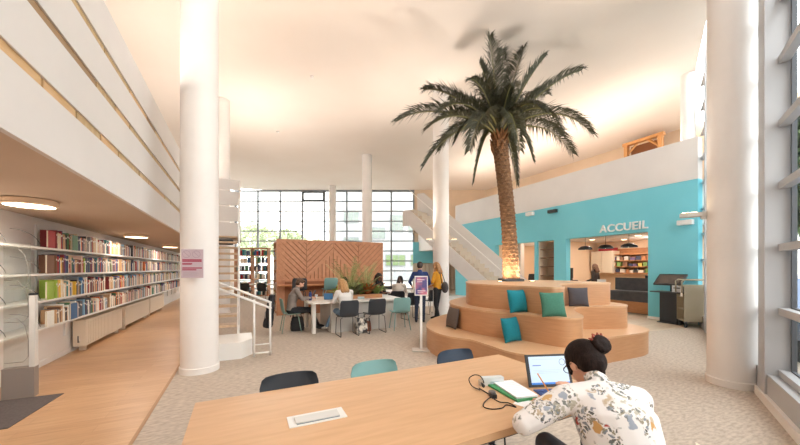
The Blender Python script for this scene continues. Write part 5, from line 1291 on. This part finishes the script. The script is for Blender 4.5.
pr=[('loft',[(pel,.175,.125),(wa,.165,.12),(ch,.182,.125),(ch.lerp(nk,.55),.160,.098),(nk+Vector((0,-.01,-.01)),.066,.062)],rt,fwv,1),
    ('ell',pel+Vector((0,0,-.03)),(.18,.14,.12),Matrix.Identity(3),2),
    ('cap',nk+Vector((0,-.01,-.01)),.052,hd+Rh@V(0,-.03,-.06),.050,0)]
pr+=head_prims(hd,Rh,0.96,0,4,5)
for S,sh,el,wrr in (('L',shL,elL,wrL),('R',shR,elR,wrR)):
    pr+=[('cap',ch.lerp(nk,.6),.075,sh,.068,1),('cap',sh,.066,el.lerp(sh,.25),.060,1),('cap',el.lerp(sh,.25),.060,el,.055,1),('cap',el,.056,wrr,.040,1)]
    d=(wrr-el).normalized(); pr+=hand_prims(wrr+d*.02,d,V(0,0,-1),0,1 if S=='R' else -1,0.45)
for hp,kn,an,to in ((q_(.93,1.44,.52),q_(.86,1.88,.52),q_(.84,1.86,.10),q_(.82,2.02,.031)),(q_(1.11,1.45,.52),q_(1.14,1.90,.51),q_(1.14,1.84,.10),q_(1.14,2.0,.031))):
    pr+=[('cap',hp,.092,kn,.062,2),('cap',kn,.062,an,.045,2),('cap',an+Vector((0,0,-.03)),.040,to,.030,3)]
figure(pr,0.0058,mats,fw_,smooth=3)
def HP(x,y,z): return hd+Rh@V(x,y,z)
hm = noise_mat('hair_dark',(22,16,15),(46,32,27),scale=(60,60,8),nscale=4,rough=0.7,bump=0.3,bscale=130); hm.node_tree.nodes['Principled BSDF'].inputs['Specular IOR Level'].default_value = 0.15
pr=[('ell',HP(0,-.020,.038),(.085,.104,.090),Rh,0),('ell',HP(0,-.058,.0),(.078,.066,.078),Rh,0),('cap',HP(-.065,.02,.02),.022,HP(-.078,.028,-.035),.010,0),('cap',HP(.065,.02,.02),.022,HP(.078,.028,-.035),.010,0),('cap',HP(0,-.09,-.03),.035,HP(0,-.088,-.075),.018,0)]
figure(pr,0.0055,[hm],fw_,'hair')
bn=[]
bc_=HP(.048,-.112,.060)
for k in range(12):
    a=k*2*PI/12; bn.append(('cap',bc_+Rh@V(.030*math.cos(a),.010*math.sin(3*a),.030*math.sin(a)),.022,bc_+Rh@V(.034*math.cos(a+.7),-.012,.032*math.sin(a+.7)),.018,0))
bn.append(('ell',bc_,(.04,.036,.04),Rh,0)); figure(bn,0.005,[hm],fw_,'hair_bun')
cl=MB()
for k in range(7):
    a=0.4+k*0.36; p=bc_+Rh@V(.036*math.cos(a),-.01,.036*math.sin(a)); d=Rh@V(math.cos(a),0.25*math.sin(k*2.1),math.sin(a)); cl.tube([p,p+d*.016,p+d*.028+Rh@V(.008*math.sin(k*3),0,0)],[.007,.008,.003],6)
cl.build('hair_clip', mat('clip_rust',(150,62,40),0.4), fw_, smooth=True)
gs=MB()
for s in (-1,1):
    gs.tube([HP(s*.031+.024*math.cos(a*PI/8),.100,.004+.018*math.sin(a*PI/8)) for a in range(17)],.0022,5); gs.tube([HP(s*.055,.098,.008),HP(s*.080,.04,.010),HP(s*.083,-.01,.004)],.0024,5)
gs.tube([HP(-.008,.104,.006),HP(.008,.104,.006)],.002,5); gs.build('eyeglasses', M['black_plastic'], fw_, smooth=True)
pc = thing('pencil', (0.93,2.05,0.785), 0, 'orange pencil held upright over the blue keyboard', 'pencil')
MB().tube([(0.012,-.03,-.02),(-0.03,.045,.075)],.0042,6).build('barrel', mat('pencil_orange',(222,150,66),0.5), pc); MB().tube([(0.012,-.03,-.02),(0.016,-.037,-.029)],[.0042,.0008],6).build('tip', mat('pencil_tip',(120,90,70),0.6), pc)
